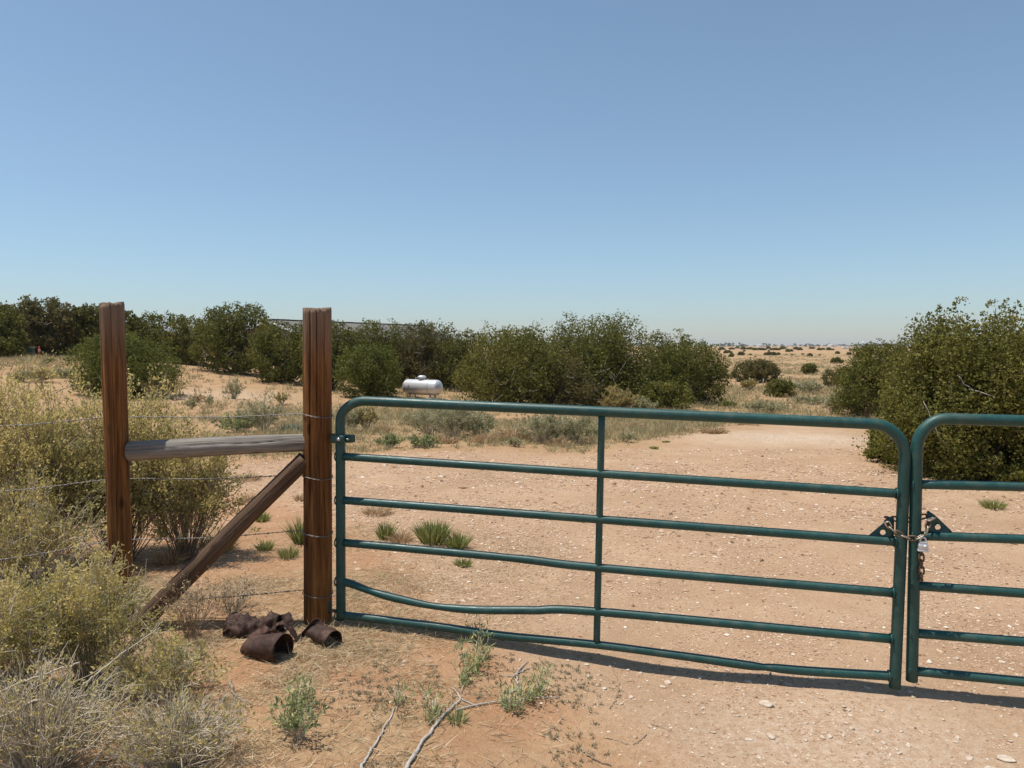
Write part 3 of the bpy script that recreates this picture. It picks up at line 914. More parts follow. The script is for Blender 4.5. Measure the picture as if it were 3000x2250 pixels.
barbed('second barbed wire strand from the top, just below the grey rail', wire_pts(1450, 1404, 1390), 0.86, 2)
barbed('third barbed wire strand from the top, crossing the diagonal brace', wire_pts(1665, 1585, 1553), 0.54, 3)
barbed('lowest barbed wire strand of the fence, above the rusty cans', wire_pts(1880, 1765, 1728), 0.2, 4)
# small wire eye hooked on the gate post
c = P(976, 1423, 4.2); th = np.linspace(0, 2 * math.pi, 16)
V, Fs = sweep((c + np.stack([0.010 * np.cos(th), 0 * th, 0.006 * np.sin(th)], -1))[None], 0.0016, 5)
mk('wire_hook', V - np.array(post2.location), Fs, M['wire'], post2, True)
# ------------------------------------------------------------------ rusty scrap cans at the post
def sheet(name, label, f, nu, nv, loc, thick=0.0035, cat='scrap metal'):
    u, v = np.meshgrid(np.linspace(0, 1, nu), np.linspace(0, 1, nv))
    V = f(u.ravel(), v.ravel())
    i, j = np.meshgrid(np.arange(nu - 1), np.arange(nv - 1))
    q = np.stack([j * nu + i, j * nu + i + 1, (j + 1) * nu + i + 1, (j + 1) * nu + i], -1).reshape(-1, 4)
    e = empty(name, loc)
    o = mk('shell', V, [q], M['rust'], e, True)
    s = o.modifiers.new('thickness', 'SOLIDIFY'); s.thickness = thick; s.offset = 0
    e.scale = (0.88, 0.88, 0.88); e.location[2] -= 0.012
    tag(e, label, cat, 'rusty cans by the gate post')
    return e
def P0(px, py, Y): return P(px, py, Y)
def frontcan(u, v):
    # open end (v=1) to the right, far end (v=0) squashed and half buried
    th = u * 2 * math.pi
    rz = 0.052 + 0.033 * smooth(0, 0.85, v); rx = 0.088 - 0.004 * v
    w = 0.004 * fbm(np.cos(th) * 1.6 + 3, np.sin(th) * 1.6 + v * 2.2, 41, 3)
    x = (v - 1) * 0.25 + 0.006 * fbm(np.cos(th) * 2, np.sin(th) * 2 + 7, 43) * v; yy = np.cos(th) * (rx + w) ; z = np.sin(th) * (rz + w)
    z = z - (1 - v) * 0.022 + 0.004
    yaw = math.radians(-26)
    X = x * math.cos(yaw) - yy * math.sin(yaw); Y = x * math.sin(yaw) + yy * math.cos(yaw)
    return np.stack([X, Y, z], -1)
pc = G(826, 1938); pc[1] += 0.03
sheet('rusty_can', 'rusty open can lying on its side, mouth turned to the right', frontcan, 64, 26, (pc[0], pc[1], surf(pc[0], pc[1]) + 0.066))
def rightcan(u, v):
    th = u * 2 * math.pi * 0.93 - 0.6
    w = 0.014 * fbm(u * 5, v * 3, 47) 
    flat = 0.62 + 0.38 * v
    x = (v - 0.5) * 0.17; yy = np.cos(th) * (0.062 + w); z = np.sin(th) * (0.060 * flat + w)
    yaw = math.radians(-38); X = x * math.cos(yaw) - yy * math.sin(yaw); Y = x * math.sin(yaw) + yy * math.cos(yaw)
    return np.stack([X, Y, z + x * -0.12], -1)
pc = G(945, 1893); pc[1] += 0.05
sheet('rusty_can', 'crushed rusty can lying right against the foot of the gate post', rightcan, 54, 18, (pc[0], pc[1], surf(pc[0], pc[1]) + 0.052))
def flap(u, v):
    w = 0.02 * fbm(u * 4, v * 4, 53)
    a = (u - 0.5) * 2.1
    X = np.sin(a) * 0.052 + (v - 0.5) * 0.02; Y = np.cos(a) * 0.03 + w; Z = v * 0.155 * (1 - 0.25 * (2 * u - 1) ** 2) - 0.02
    return np.stack([X + 0.10 * (v - 0.5), Y, Z], -1)
pc = G(893, 1880)
sheet('metal_flap', 'bent rusty metal flap standing upright between the cans', flap, 26, 26, (pc[0], pc[1] + 0.03, surf(pc[0], pc[1])))
def backsheet(u, v):
    th = u * math.pi * 1.25 + 0.1
    w = 0.05 * fbm(u * 8, v * 9, 59, 4)
    x = (v - 0.5) * 0.34; yy = np.cos(th) * (0.09 + w); z = np.sin(th) * (0.085 + w) + 0.02 * np.sin(v * 9)
    return np.stack([x, yy, z + 0.02], -1)
pc = G(735, 1862)
sheet('rusty_can', 'dark torn rusty can half hidden in the weeds behind the others', backsheet, 44, 30, (pc[0], pc[1] + 0.05, surf(pc[0], pc[1])))
def plate(u, v):
    w = 0.02 * fbm(u * 4 + 3, v * 4, 67)
    r = 1 - 0.35 * smooth(0.6, 1.0, np.abs(2 * u - 1) * v)
    return np.stack([(u - 0.5) * 0.17 * r, v * 0.06 + w, v * 0.125 + w * 0.5 - 0.01], -1)
pc = G(812, 1858)
sheet('metal_scrap', 'flat reddish scrap of rusty metal leaning behind the open can', plate, 24, 18, (pc[0], pc[1] + 0.03, surf(pc[0], pc[1])))
def strip(u, v):
    w = 0.015 * fbm(u * 9, v * 2, 71)
    return np.stack([(u - 0.5) * 0.22, (v - 0.5) * 0.05 + w, 0.135 * (1 - u) + 0.02 + 0.02 * np.sin(u * 7) + w], -1)
pc = G(860, 1885)
sheet('metal_scrap', 'narrow jagged rusty strip lying between open can and crushed can', strip, 30, 8, (pc[0], pc[1] + 0.03, surf(pc[0], pc[1]) - 0.02))

# ------------------------------------------------------------------ junipers
def profile(t, kind):
    if kind == 'dome':
        return np.where(t < 0.35, 0.80 + 0.20 * np.sin(t / 0.35 * math.pi / 2), np.sqrt(np.maximum(1 - ((t - 0.35) / 0.68) ** 2, 0.0)))
    if kind == 'round':
        return np.sqrt(np.maximum(1 - ((t - 0.46) / 0.58) ** 2, 0.0))
    if kind == 'cone':
        return np.where(t < 0.25, 0.85 + 0.6 * t, np.maximum(1.0 - 0.95 * ((t - 0.25) / 0.75) ** 1.25, 0.04))
    if kind == 'vase':
        return np.where(t < 0.5, 0.55 + 0.45 * np.sin(t / 0.5 * math.pi / 2), np.sqrt(np.maximum(1 - ((t - 0.5) / 0.54) ** 2, 0.0)))

def juniper(label, px, py, ptop, wpx, seed, clumps, per, mat='jun_dark', kind='dome', leaf=0.10, spires=0, trunks=3, name='juniper_tree', cat='tree', group=None, dy=0.0, depth=1.0, dead=0, holes=0.0, flat=1.0):
    rng = np.random.default_rng(seed)
    leaf = leaf * 0.70; per = int(per * 1.15); dead = int(dead * 0.6); clumps = int(clumps * 1.55)
    g = G(px, py)
    if dy:
        k = (g[1] + dy) / g[1]; g = np.array((g[0] * k, g[1] + dy, 0)); g[2] = terrain(g[0], g[1])
    s = g[1] / F / CP
    H = CAM_H + (-(ptop - 1125) / F * CP - SP) / (CP - (ptop - 1125) / F * SP) * g[1] - g[2]
    W = wpx * s / 2
    root = empty(name, g, rng.random() * 0.0)
    tag(root, label, cat, group)
    # boughs leave the stems low, swing outwards and turn up to pointed tips; the foliage clumps sit along them
    H *= 0.96
    B = max(int(clumps / 3.4), 9)
    tb = np.concatenate([rng.random(B - B // 4) * 0.9 + 0.10, 0.72 + 0.28 * rng.random(B // 4)])
    ph = rng.random(B) * 2 * math.pi
    lobes = 1 + 0.34 * fbm(np.cos(ph) * 1.6 + seed, np.sin(ph) * 1.6 + tb * 2.2, seed, 2)
    inn = np.where(rng.random(B) < 0.75, (0.82 if spires > 7 else 0.72) + 0.14 * rng.random(B), 0.35 + 0.45 * rng.random(B))
    rr = profile(tb, kind) * lobes * inn
    topv = 1 + (0.16 if spires > 7 else 0.07) * fbm(np.cos(ph) * 1.2 + 3, np.sin(ph) * 1.2 + seed * 1.7, seed + 4, 2)
    tip = np.stack([rr * W * np.cos(ph), rr * W * depth * np.sin(ph), np.maximum(tb * (H if spires > 7 else 0.93 * H) * np.where(tb > 0.5, topv, 1), 0.10 * H)], -1)
    if spires > 7:
        H = H * 0.97
        ps = rng.random(spires) * 2 * math.pi; rs = np.sqrt(rng.random(spires)) * 0.92
        st_ = np.stack([rs * W * np.cos(ps), rs * W * depth * np.sin(ps), H * (1.0 - 0.55 * rs ** 1.8) * (0.88 + 0.20 * rng.random(spires))], -1)
        tip = np.concatenate([tip, st_]); B = len(tip)
    if holes:
        tip = tip[vnoise(tip[:, 0] * 3 / W + seed, tip[:, 2] * 3 / H, seed + 6) > -0.5 + holes]; B = len(tip)
    start = tip * np.array((0.12, 0.12, 0.30)) * (0.6 + 0.8 * rng.random((B, 1)))
    bmid = tip * np.array((0.86, 0.86, 0.50)) + rng.normal(size=(B, 3)) * 0.06 * W
    sv = np.linspace(0.34, 1.0, 7)[None, :, None]
    bc = (1 - sv) ** 2 * start[:, None] + 2 * sv * (1 - sv) * bmid[:, None] + sv ** 2 * tip[:, None]
    bc = bc + rng.normal(size=bc.shape) * 0.022 * min(W, H)
    r0 = (0.125 + 0.085 * rng.random((B, 1))) * min(W, H)
    taper = (np.array((0.75, 1.0, 1.0, 0.88, 0.68, 0.44, 0.20)) if spires > 7 else np.array((0.75, 1.0, 1.0, 1.0, 0.94, 0.82, 0.64)))[None]
    C = bc.reshape(-1, 3); rc = (r0 * taper).ravel()
    rc = np.minimum(rc, C[:, 2] * 0.8 + 0.06 * H)
    n = len(C)
    cv = np.clip(np.repeat(rng.random(B), 7) + 0.15 * rng.normal(size=n), 0, 1)
    # body of the crown between the boughs
    nb = int(clumps * (0.8 if spires > 7 else 1.25))
    t = rng.random(nb) ** (1.1 if spires > 7 else 0.95) * (0.86 if spires > 7 else 0.95) + 0.02; ph = rng.random(nb) * 2 * math.pi
    lb = 1 + 0.34 * fbm(np.cos(ph) * 1.6 + seed, np.sin(ph) * 1.6 + t * 2.2, seed, 2)
    rb = profile(t, kind) * lb * np.where(rng.random(nb) < 0.75, (0.74 if spires > 7 else 0.82) + 0.14 * rng.random(nb), 0.2 + 0.5 * rng.random(nb))
    cb = np.stack([rb * W * np.cos(ph), rb * W * depth * np.sin(ph), t * H * 0.96], -1)
    rcb = np.minimum((0.105 + 0.095 * rng.random(nb)) * min(W, H), cb[:, 2] * 0.9 + 0.08 * H)
    if holes:
        kb_ = vnoise(cb[:, 0] * 3.4 / W + seed, cb[:, 2] * 3.4 / H, seed + 6) > -0.5 + holes
        cb = cb[kb_]; rcb = rcb[kb_]
    C = np.concatenate([C, cb]); rc = np.concatenate([rc, rcb]); cv = np.concatenate([cv, rng.random(len(cb))])
    n = len(C)
    per = per * clumps / n * (1.35 if spires > 7 else 1.5)
    # sprays
    w8 = (rc / rc.mean()) ** 2; cnt = np.maximum((per * w8).astype(int), 14)
    idx = np.repeat(np.arange(n), cnt); N = len(idx)
    u = norm(rng.normal(size=(N, 3))); u[:, 2] = np.where(u[:, 2] < -0.7, -u[:, 2], u[:, 2])
    rad = rc[idx] * (0.30 + 0.62 * rng.random(N) ** 0.5 + 0.26 * rng.random(N) ** 4)
    Pn = C[idx] + u * rad[:, None] * np.array((1, 1, 1.05 * flat))
    fl = rng.normal(size=(n, 3, 3)) * (0.34 if spires > 7 else 0.20)                       # each clump breaks up into a few upright plumes
    k3 = rng.integers(3, size=N); Pn = Pn + fl[idx, k3] * rc[idx][:, None] * np.array((0.9, 0.9, 0.7))
    Pn[:, 2] += np.maximum(u[:, 2], 0) * rc[idx] * 0.35 * rng.random(N)
    Pn[:, 2] = np.maximum(Pn[:, 2], 0.03 + 0.05 * rng.random(N))
    outw = norm(Pn - np.array((0, 0, 0.35 * H)))
    D = norm(u * 0.35 + outw * 0.25 + np.array((0, 0, 0.45)) + rng.normal(size=(N, 3)) * 0.55)
    Ls = leaf * (0.6 + 0.8 * rng.random(N)) * (1.0 if spires > 7 else 0.84)
    parts, av = [], []
    val = np.clip(0.25 + 0.45 * cv[idx] + 0.22 * rng.normal(size=N), 0, 1)
    for k in range(3):
        Dk = norm(D + rng.normal(size=(N, 3)) * 0.42)
        V, q = needles(Pn, Dk, Ls * (1 - 0.12 * k), Ls * (0.66 if spires > 7 else 0.80), rng, norm(u + 0.35 * outw + rng.normal(size=(N, 3)) * 0.40))
        parts.append((V, q)); av.append(np.repeat(np.clip(val + 0.1 * rng.normal(size=N), 0, 1), 3))
    V, Fs = merge(parts)
    mk('crown', V, Fs, M[mat], root, False, np.concatenate(av))
    # trunk and limbs
    stems, rad_s = [], []
    K = 7; tt = np.linspace(0, 1, K)[:, None]
    for k in range(trunks):
        a = rng.random() * 6.28; b0 = np.array((math.cos(a), math.sin(a), 0)) * 0.06 * W
        stip = np.array((math.cos(a) * 0.35 * W, math.sin(a) * 0.35 * W * depth, (0.60 + 0.25 * rng.random()) * H))
        mid = (b0 + stip) / 2 + np.array((rng.normal() * 0.08 * W, rng.normal() * 0.08 * W, 0.0))
        stems.append((1 - tt) ** 2 * b0 + 2 * tt * (1 - tt) * mid + tt ** 2 * stip)
        r0 = 0.028 * H * (0.8 + 0.5 * rng.random()); rad_s.append(np.linspace(r0, r0 * 0.25, K))
    stems = np.array(stems); stems[:, 0, 2] -= 0.1
    V1 = sweep(stems, np.array(rad_s), 7)
    mk('trunk', V1[0], V1[1], M['bark'], root, True)
    br, brr = [], []
    tt = np.linspace(0, 1, 6)[:, None]
    for k in rng.permutation(B)[:60]:
        st = stems[rng.integers(trunks)]; p0 = st[min(K - 1, int(np.clip(start[k, 2] / H * 0.9, 0, 0.8) * K))]
        br.append((1 - tt) ** 2 * p0 + 2 * tt * (1 - tt) * bmid[k] + tt ** 2 * (tip[k] * 0.97)); brr.append(np.linspace(0.0105, 0.002, 6) * H)
    tt = np.linspace(0, 1, 5)[:, None]
    V2 = sweep(np.array(br), np.array(brr), 4)
    tag(mk('limbs', V2[0], V2[1], M['bark'], root, True), kind='stuff')
    if dead:
        br, brr = [], []
        for k in range(dead):
            a = -math.pi / 2 + rng.normal() * 0.8; z = (0.12 + 0.5 * rng.random()) * H
            p0 = np.array((math.cos(a) * 0.55 * W, math.sin(a) * 0.55 * W, z)); p1 = p0 + np.array((math.cos(a) * 0.42 * W + rng.normal() * 0.12 * W, math.sin(a) * 0.42 * W, rng.normal() * 0.14 * H))
            mid = (p0 + p1) / 2 + rng.normal(size=3) * 0.07 * W
            c = (1 - tt) ** 2 * p0 + 2 * tt * (1 - tt) * mid + tt ** 2 * p1
            br.append(c); brr.append(np.linspace(0.0024, 0.0010, 5) * H)
            for m in range(2):
                q0 = c[2 + m]; q1 = q0 + rng.normal(size=3) * 0.13 * W
                br.append(q0 + (q1 - q0) * tt + rng.normal(size=(5, 3)) * 0.008 * W); brr.append(np.linspace(0.0026, 0.0012, 5) * H)
        V3 = sweep(np.array(br), np.array(brr), 4)
        tag(mk('dead_twigs', V3[0], V3[1], M['deadwood'], root, True), kind='stuff')
    return root

TREES_L = 'junipers in the tree line behind the tank and house'
J = juniper
J('dark juniper cut off by the left edge of the picture', -30, 1050, 884, 190, 11, 70, 60, 'jun_dark', 'dome', 0.22, 4, group=TREES_L, name='juniper_tree')
J('low dark juniper at the left edge beside the green utility box', 5, 1052, 985, 110, 12, 34, 45, 'jun_dark', 'dome', 0.20, group=TREES_L)
J('tall olive juniper with a pointed top right behind the green utility box', 130, 1046, 868, 200, 13, 75, 60, 'jun_brown', 'vase', 0.22, 5, group=TREES_L, dead=6, holes=0.1)
J('slim juniper with sky gaps right of the red marker post', 205, 1046, 890, 90, 14, 40, 45, 'jun_olive', 'vase', 0.20, 3, group=TREES_L, holes=0.15)
J('black green juniper just left of the slimmer wooden post', 262, 1046, 884, 130, 15, 60, 55, 'jun_dark', 'dome', 0.20, 4, group=TREES_L)
J('small juniper showing right beside the top of the slimmer wooden post', 372, 1052, 905, 100, 16, 40, 45, 'jun_dark', 'dome', 0.20, 2, group=TREES_L, dy=-3)
J('mid green juniper left of the pale far roof gap, with a pointed crown', 470, 1062, 916, 170, 17, 60, 55, 'jun_dark', 'dome', 0.18, 4, group=TREES_L, dead=4)
J('upright juniper between the pointed one and the large round one', 566, 1070, 917, 130, 18, 54, 50, 'jun_olive', 'vase', 0.17, 4, group=TREES_L)
J('large round headed juniper left of the gate post, tallest near the house roof', 695, 1096, 884, 235, 19, 95, 75, 'jun_dark', 'dome', 0.155, 3, group=TREES_L, dead=10, holes=0.08)
J('dense low juniper touching the left side of the gate post', 835, 1124, 938, 200, 20, 80, 65, 'jun_dark', 'round', 0.145, 2, group=TREES_L)
J('juniper half hidden behind the thick gate post', 965, 1142, 930, 190, 21, 70, 60, 'jun_dark', 'dome', 0.14, 4, group=TREES_L)
J('juniper behind the tank, left of its dome lid', 1110, 1142, 930, 220, 22, 85, 65, 'jun_dark', 'dome', 0.14, 6, group=TREES_L, dy=3)
J('brownish juniper right behind the silver tank', 1255, 1150, 934, 230, 23, 90, 65, 'jun_brown', 'dome', 0.14, 6, group=TREES_L, dy=3, dead=5)
J('round bright juniper bush standing left of the silver tank', 1085, 1166, 1010, 205, 24, 75, 70, 'bush_green', 'round', 0.125, 0, group=TREES_L, dead=4)
J('short juniper filling the dip between tank and central trees', 1352, 1165, 962, 190, 25, 64, 60, 'jun_dark', 'dome', 0.14, 2, group=TREES_L, dy=5)
TREES_C = 'junipers of the central clump beyond the gate'
J('broad olive juniper at the left of the central clump', 1510, 1196, 956, 360, 31, 130, 85, 'jun_olive', 'dome', 0.115, 7, group=TREES_C, dead=9)
J('tallest dark juniper in the middle of the central clump with bare trunks below', 1750, 1197, 926, 390, 37, 160, 80, 'jun_dark', 'dome', 0.115, 4, trunks=6, group=TREES_C, dead=14, holes=0.05, dy=2)
J('juniper with an open twiggy top behind the central clump', 1960, 1185, 962, 200, 33, 70, 55, 'jun_olive', 'dome', 0.12, 7, group=TREES_C, holes=0.2, dy=3, dead=8)
J('dark juniper at the right end of the central clump beside the open plain', 2015, 1186, 1006, 240, 34, 105, 75, 'jun_dark', 'round', 0.11, 5, group=TREES_C)
J('low green juniper skirt under the right end of the central clump', 1945, 1198, 1120, 170, 35, 46, 60, 'jun_olive', 'dome', 0.10, 0, group=TREES_C, dy=-1.0)
J('squat juniper with brown twigs in front between the central trunks', 1645, 1200, 1040, 220, 36, 60, 60, 'jun_brown', 'dome', 0.105, 0, group=TREES_C, dead=10)
J('wide rounded green juniper bush behind the slimmer post at left', 365, 1160, 985, 325, 41, 110, 85, 'bush_green', 'dome', 0.105, 0, name='juniper_bush', cat='bush')
TREES_R = 'junipers at the right edge beyond the gate'
J('big tall juniper with many upright spires at the right edge', 2850, 1392, 858, 540, 51, 220, 165, 'jun_olive', 'dome', 0.048, 46, trunks=4, group=TREES_R, dead=9, holes=0.05)
J('juniper cut off by the right edge of the picture', 3085, 1395, 865, 420, 52, 120, 110, 'jun_dark', 'dome', 0.050, 30, trunks=4, group=TREES_R, dead=8, dy=0.8)
J('dark rounded juniper left behind the big right hand juniper', 2572, 1222, 1000, 250, 53, 110, 90, 'jun_dark', 'dome', 0.085, 3, group=TREES_R)
J('small dull green juniper bush at the far left of the right hand group', 2462, 1140, 1076, 105, 54, 40, 55, 'jun_brown', 'dome', 0.12, 0, name='juniper_bush', cat='bush', group=TREES_R)
J('low juniper bough spreading over the road edge right behind the gate joint', 2615, 1352, 1225, 150, 59, 60, 75, 'jun_olive', 'dome', 0.06, 0, group=TREES_R)
J('yellowish juniper seedling under the big tree at the right edge', 2975, 1432, 1365, 110, 56, 24, 60, 'jun_olive', 'dome', 0.05, 0, name='juniper_bush', cat='bush', group=TREES_R)

# bushes of the open plain
PL = 'dark juniper bushes dotted over the open plain'
J('large brownish juniper bush on the plain beyond the central clump', 2217, 1117, 1057, 128, 61, 55, 60, 'jun_brown', 'dome', 0.17, 0, trunks=3, name='juniper_bush', cat='bush', group=PL)
J('dark juniper bush in front of the lone far fence post', 2285, 1160, 1113, 82, 62, 36, 55, 'jun_dark', 'dome', 0.11, 0, name='juniper_bush', cat='bush', group=PL)
J('round juniper bush on the plain right of the brownish one', 2373, 1098, 1066, 44, 63, 26, 40, 'jun_dark', 'round', 0.18, 0, name='juniper_bush', cat='bush', group=PL)
J('flat round juniper bush on the plain near the right hand trees', 2453, 1064, 1049, 34, 64, 20, 36, 'jun_dark', 'dome', 0.30, 0, name='juniper_bush', cat='bush', group=PL)
far_bushes = [(2142, 1046, 15, 8), (2171, 1041, 17, 9), (2126, 1035, 12, 7), (2136, 1034, 9, 7), (2143, 1036, 7, 5), (2257, 1041, 31, 9), (2281, 1040, 11, 6),
              (2373, 1044, 13, 8), (2454, 1037, 11, 6), (2487, 1040, 11, 7), (2308, 1031, 12, 7), (2318, 1030, 10, 6), (2352, 1039, 8, 3), (2321, 1040, 6, 3), (2304, 1040, 5, 2),
              (2212, 1046, 6, 3), (2199, 1040, 9, 3), (2343, 1026, 14, 7), (2294, 1023, 16, 7), (2229, 1026, 24, 6), (2212, 1026, 16, 5), (2198, 1024, 17, 6), (2178, 1024, 15, 7), (2143, 1024, 14, 5), (2116, 1025, 16, 6),
              (2271, 1026, 26, 6), (2400, 1026, 13, 6), (2411, 1025, 10, 5), (2428, 1026, 13, 6), (2440, 1026, 8, 4), (2512, 1048, 9, 4), (2402, 1041, 6, 3), (2500, 1027, 20, 4), (2379, 1022, 14, 5), (2160, 1021, 12, 5), (2251, 1022, 12, 6), (2331, 1024, 12, 6), (2128, 1030, 8, 4), (2180, 1030, 7, 4), (2252, 1030, 6, 4), (2540, 1028, 14, 4)]
protos = []
for i, (x, y, w, h) in enumerate(far_bushes):
    if i < 4:
        o = juniper('small dark juniper bush far out on the dry plain', x, y, y - h, w, 70 + i, 14, 26, ('jun_dark', 'jun_brown')[i % 2], 'dome', 0.5, 0, trunks=2, name='juniper_bush', cat='bush', group=PL)
        g = G(x, y); protos.append((o, w * g[1] / F, h * g[1] / F))
    else:
        src, w0, h0 = protos[i % 4]
        g = G(x, y)
        r = link(src.copy()); r.location = g; r.rotation_euler = (0, 0, i * 1.7)
        sx = w * g[1] / F / w0; sz = h * g[1] / F / h0; r.scale = (sx, sx, sz)
        for ch in src.children:
            c = ch.copy(); link(c, r)

# ------------------------------------------------------------------ shrubs and weeds
def shrub_geo(rng, H, W, stems, twigs, leaves, leaf_len, leaf_w, spread=1.0, tube=0.004, up=0.5, leaf_from=0.3, wild=0.12):
    K = 6; tt = np.linspace(0, 1, K)[None, :, None]
    a = rng.random(stems) * 2 * math.pi; rad = np.sqrt(rng.random(stems)) * spread
    tip = np.stack([np.cos(a) * rad * W / 2, np.sin(a) * rad * W / 2, H * (1 - 0.45 * rad ** 2) * (0.65 + 0.38 * rng.random(stems))], -1)
    b0 = np.stack([np.cos(a), np.sin(a), 0 * a], -1) * (0.08 * W * rng.random(stems))[:, None]
    mid = b0 * 0.4 + tip * np.array((0.42, 0.42, 0.62)) + rng.normal(size=(stems, 3)) * wild * H * 0.7
    S = (1 - tt) ** 2 * b0[:, None] + 2 * tt * (1 - tt) * mid[:, None] + tt ** 2 * tip[:, None]
    S[:, 1:] += rng.normal(size=(stems, K - 1, 3)) * 0.012 * H
    S[:, 0, 2] = -0.03
    S[..., 2][:, 1:] = np.maximum(S[..., 2][:, 1:], 0.02)
    geo = [sweep(S, np.linspace(1, 0.35, K)[None] * tube * (0.7 + 0.6 * rng.random((stems, 1))), 3, None, False)]
    pts = [S[:, 3:].reshape(-1, 3)]; dirs = [np.repeat(norm(S[:, -1] - S[:, 2]), K - 3, 0)]
    if twigs:
        i = rng.integers(stems, size=twigs); k = rng.integers(2, K, size=twigs)
        p0 = S[i, k]; d = norm(norm(p0 * np.array((1, 1, 0.4))) * 0.6 + np.array((0, 0, up)) + rng.normal(size=(twigs, 3)) * 0.5)
        Lt = H * (0.12 + 0.20 * rng.random(twigs))[:, None]
        q = np.stack([p0, p0 + d * Lt * 0.5 + rng.normal(size=(twigs, 3)) * 0.02 * H, p0 + d * Lt], 1)
        q[..., 2] = np.maximum(q[..., 2], 0.02)
        geo.append(sweep(q, np.array((0.5, 0.4, 0.25))[None] * tube, 3, None, False))
        f = rng.random(twigs * 3); ii = np.repeat(np.arange(twigs), 3)
        pts.append(q[ii, 0] + (q[ii, 2] - q[ii, 0]) * (leaf_from + (1 - leaf_from) * f)[:, None]); dirs.append(d[ii])
    pts = np.concatenate(pts); dirs = np.concatenate(dirs)
    if leaves > 3000:
        leaves = int(leaves * 1.7); leaf_len *= 0.74; leaf_w *= 0.74
    i = rng.integers(len(pts), size=leaves)
    Pn = pts[i] + rng.normal(size=(leaves, 3)) * 0.020 * H
    Pn[:, 2] = np.maximum(Pn[:, 2], 0.01)
    D = norm(dirs[i] * 0.7 + rng.normal(size=(leaves, 3)) * 0.6 + np.array((0, 0, 0.25)))
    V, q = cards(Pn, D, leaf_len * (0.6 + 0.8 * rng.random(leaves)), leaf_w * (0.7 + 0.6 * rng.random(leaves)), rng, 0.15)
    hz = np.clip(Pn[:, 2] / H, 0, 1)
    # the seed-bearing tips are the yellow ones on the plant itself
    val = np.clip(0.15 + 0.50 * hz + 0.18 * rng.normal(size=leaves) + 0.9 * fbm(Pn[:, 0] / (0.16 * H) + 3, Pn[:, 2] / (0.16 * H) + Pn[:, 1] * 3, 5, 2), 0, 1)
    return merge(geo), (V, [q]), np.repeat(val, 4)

def dims(px, py, ptop, wpx):
    g = G(px, py)
    zt = CAM_H + (-(ptop - 1125) / F * CP - SP) / (CP - (ptop - 1125) / F * SP) * g[1]
    return g, max(zt - g[2], 0.03), wpx * g[1] / F

def shrub(label, px, py, ptop, wpx, seed, stems, twigs, leaves, ll, lw, mat, twig='twig', name='shrub', cat='shrub', group=None, tube=0.004, Y=None, depth=1.0, **kw):
    rng = np.random.default_rng(seed)
    g, H, W = dims(px, py, ptop, wpx)
    if Y is not None:
        d = ray(px, py); k = Y / d[1]; g = np.array((d[0] * k, Y, 0.0)); g[2] = terrain(g[0], g[1]); H = P(px, ptop, Y)[2] - g[2]; W = wpx * Y / F
    g[2] = surf(g[0], g[1])
    e = empty(name, g)
    tag(e, label, cat, group)
    (V, Fs), (V2, F2), av = shrub_geo(rng, H, W, stems, twigs, leaves, ll, lw, tube=tube, **kw)
    V[:, 1] *= depth; V2[:, 1] *= depth
    tag(mk('stems', V, Fs, M[twig], e, False), kind='stuff')
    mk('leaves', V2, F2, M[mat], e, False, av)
    return e

SB = 'yellowish saltbushes around the wooden fence'
shrub('biggest yellow saltbush behind the fence at the left edge', 70, 1700, 1150, 520, 101, 150, 1100, 17500, 0.034, 0.018, 'saltbush', 'dark_twig', 'saltbush', 'shrub', SB, 0.0055, Y=5.2, depth=0.75, wild=0.16)
shrub('yellow saltbush behind the fence under the left end of the grey rail', 360, 1650, 1160, 380, 102, 110, 900, 13000, 0.034, 0.018, 'saltbush', 'dark_twig', 'saltbush', 'shrub', SB, 0.005, Y=5.5, depth=0.75, wild=0.16)
shrub('sparse yellow saltbush behind the middle of the grey rail', 540, 1610, 1270, 290, 103, 80, 520, 5200, 0.034, 0.018, 'saltbush', 'dark_twig', 'saltbush', 'shrub', SB, 0.0045, Y=5.5, depth=0.75, wild=0.18)
shrub('tangled twiggy saltbush low at the left edge behind the fence', 110, 1720, 1420, 430, 104, 110, 700, 4200, 0.032, 0.017, 'saltbush', 'twig', 'saltbush', 'shrub', SB, 0.0045, Y=4.75, depth=0.6, wild=0.2)
shrub('leafy yellow green saltbush in the foreground at the foot of the slimmer post', 270, 1990, 1640, 350, 105, 110, 800, 9000, 0.021, 0.011, 'saltbush', 'twig', 'saltbush', 'shrub', SB, 0.0032, Y=3.45, depth=0.75)
shrub('leafy saltbush in the foreground at the left edge of the picture', 30, 2040, 1700, 420, 106, 110, 800, 8500, 0.021, 0.011, 'saltbush', 'twig', 'saltbush', 'shrub', SB, 0.0032, Y=3.35, depth=0.7)
shrub('low twiggy saltbush in the foreground left of the open rusty can', 470, 2080, 1880, 400, 107, 110, 600, 2900, 0.020, 0.010, 'saltbush', 'twig', 'saltbush', 'shrub', SB, 0.0030, Y=3.3, depth=0.6, wild=0.2)
shrub('mostly bare pale saltbush in the lower left corner', 120, 2260, 1960, 600, 108, 230, 1100, 2400, 0.018, 0.009, 'saltbush', 'twig', 'saltbush', 'shrub', SB, 0.0036, Y=2.72, depth=0.6, wild=0.24)
shrub('mostly bare pale saltbush at the bottom edge below the rusty cans', 520, 2270, 2050, 500, 109, 200, 900, 1500, 0.018, 0.009, 'saltbush', 'twig', 'saltbush', 'shrub', SB, 0.0034, Y=2.75, depth=0.6, wild=0.26)
shrub('green leafy weed beside the bottom edge right of the bare saltbush', 878, 2190, 2045, 170, 110, 22, 40, 420, 0.026, 0.008, 'weed', 'twig', 'green_weed', 'weed', None, 0.002, Y=2.95)
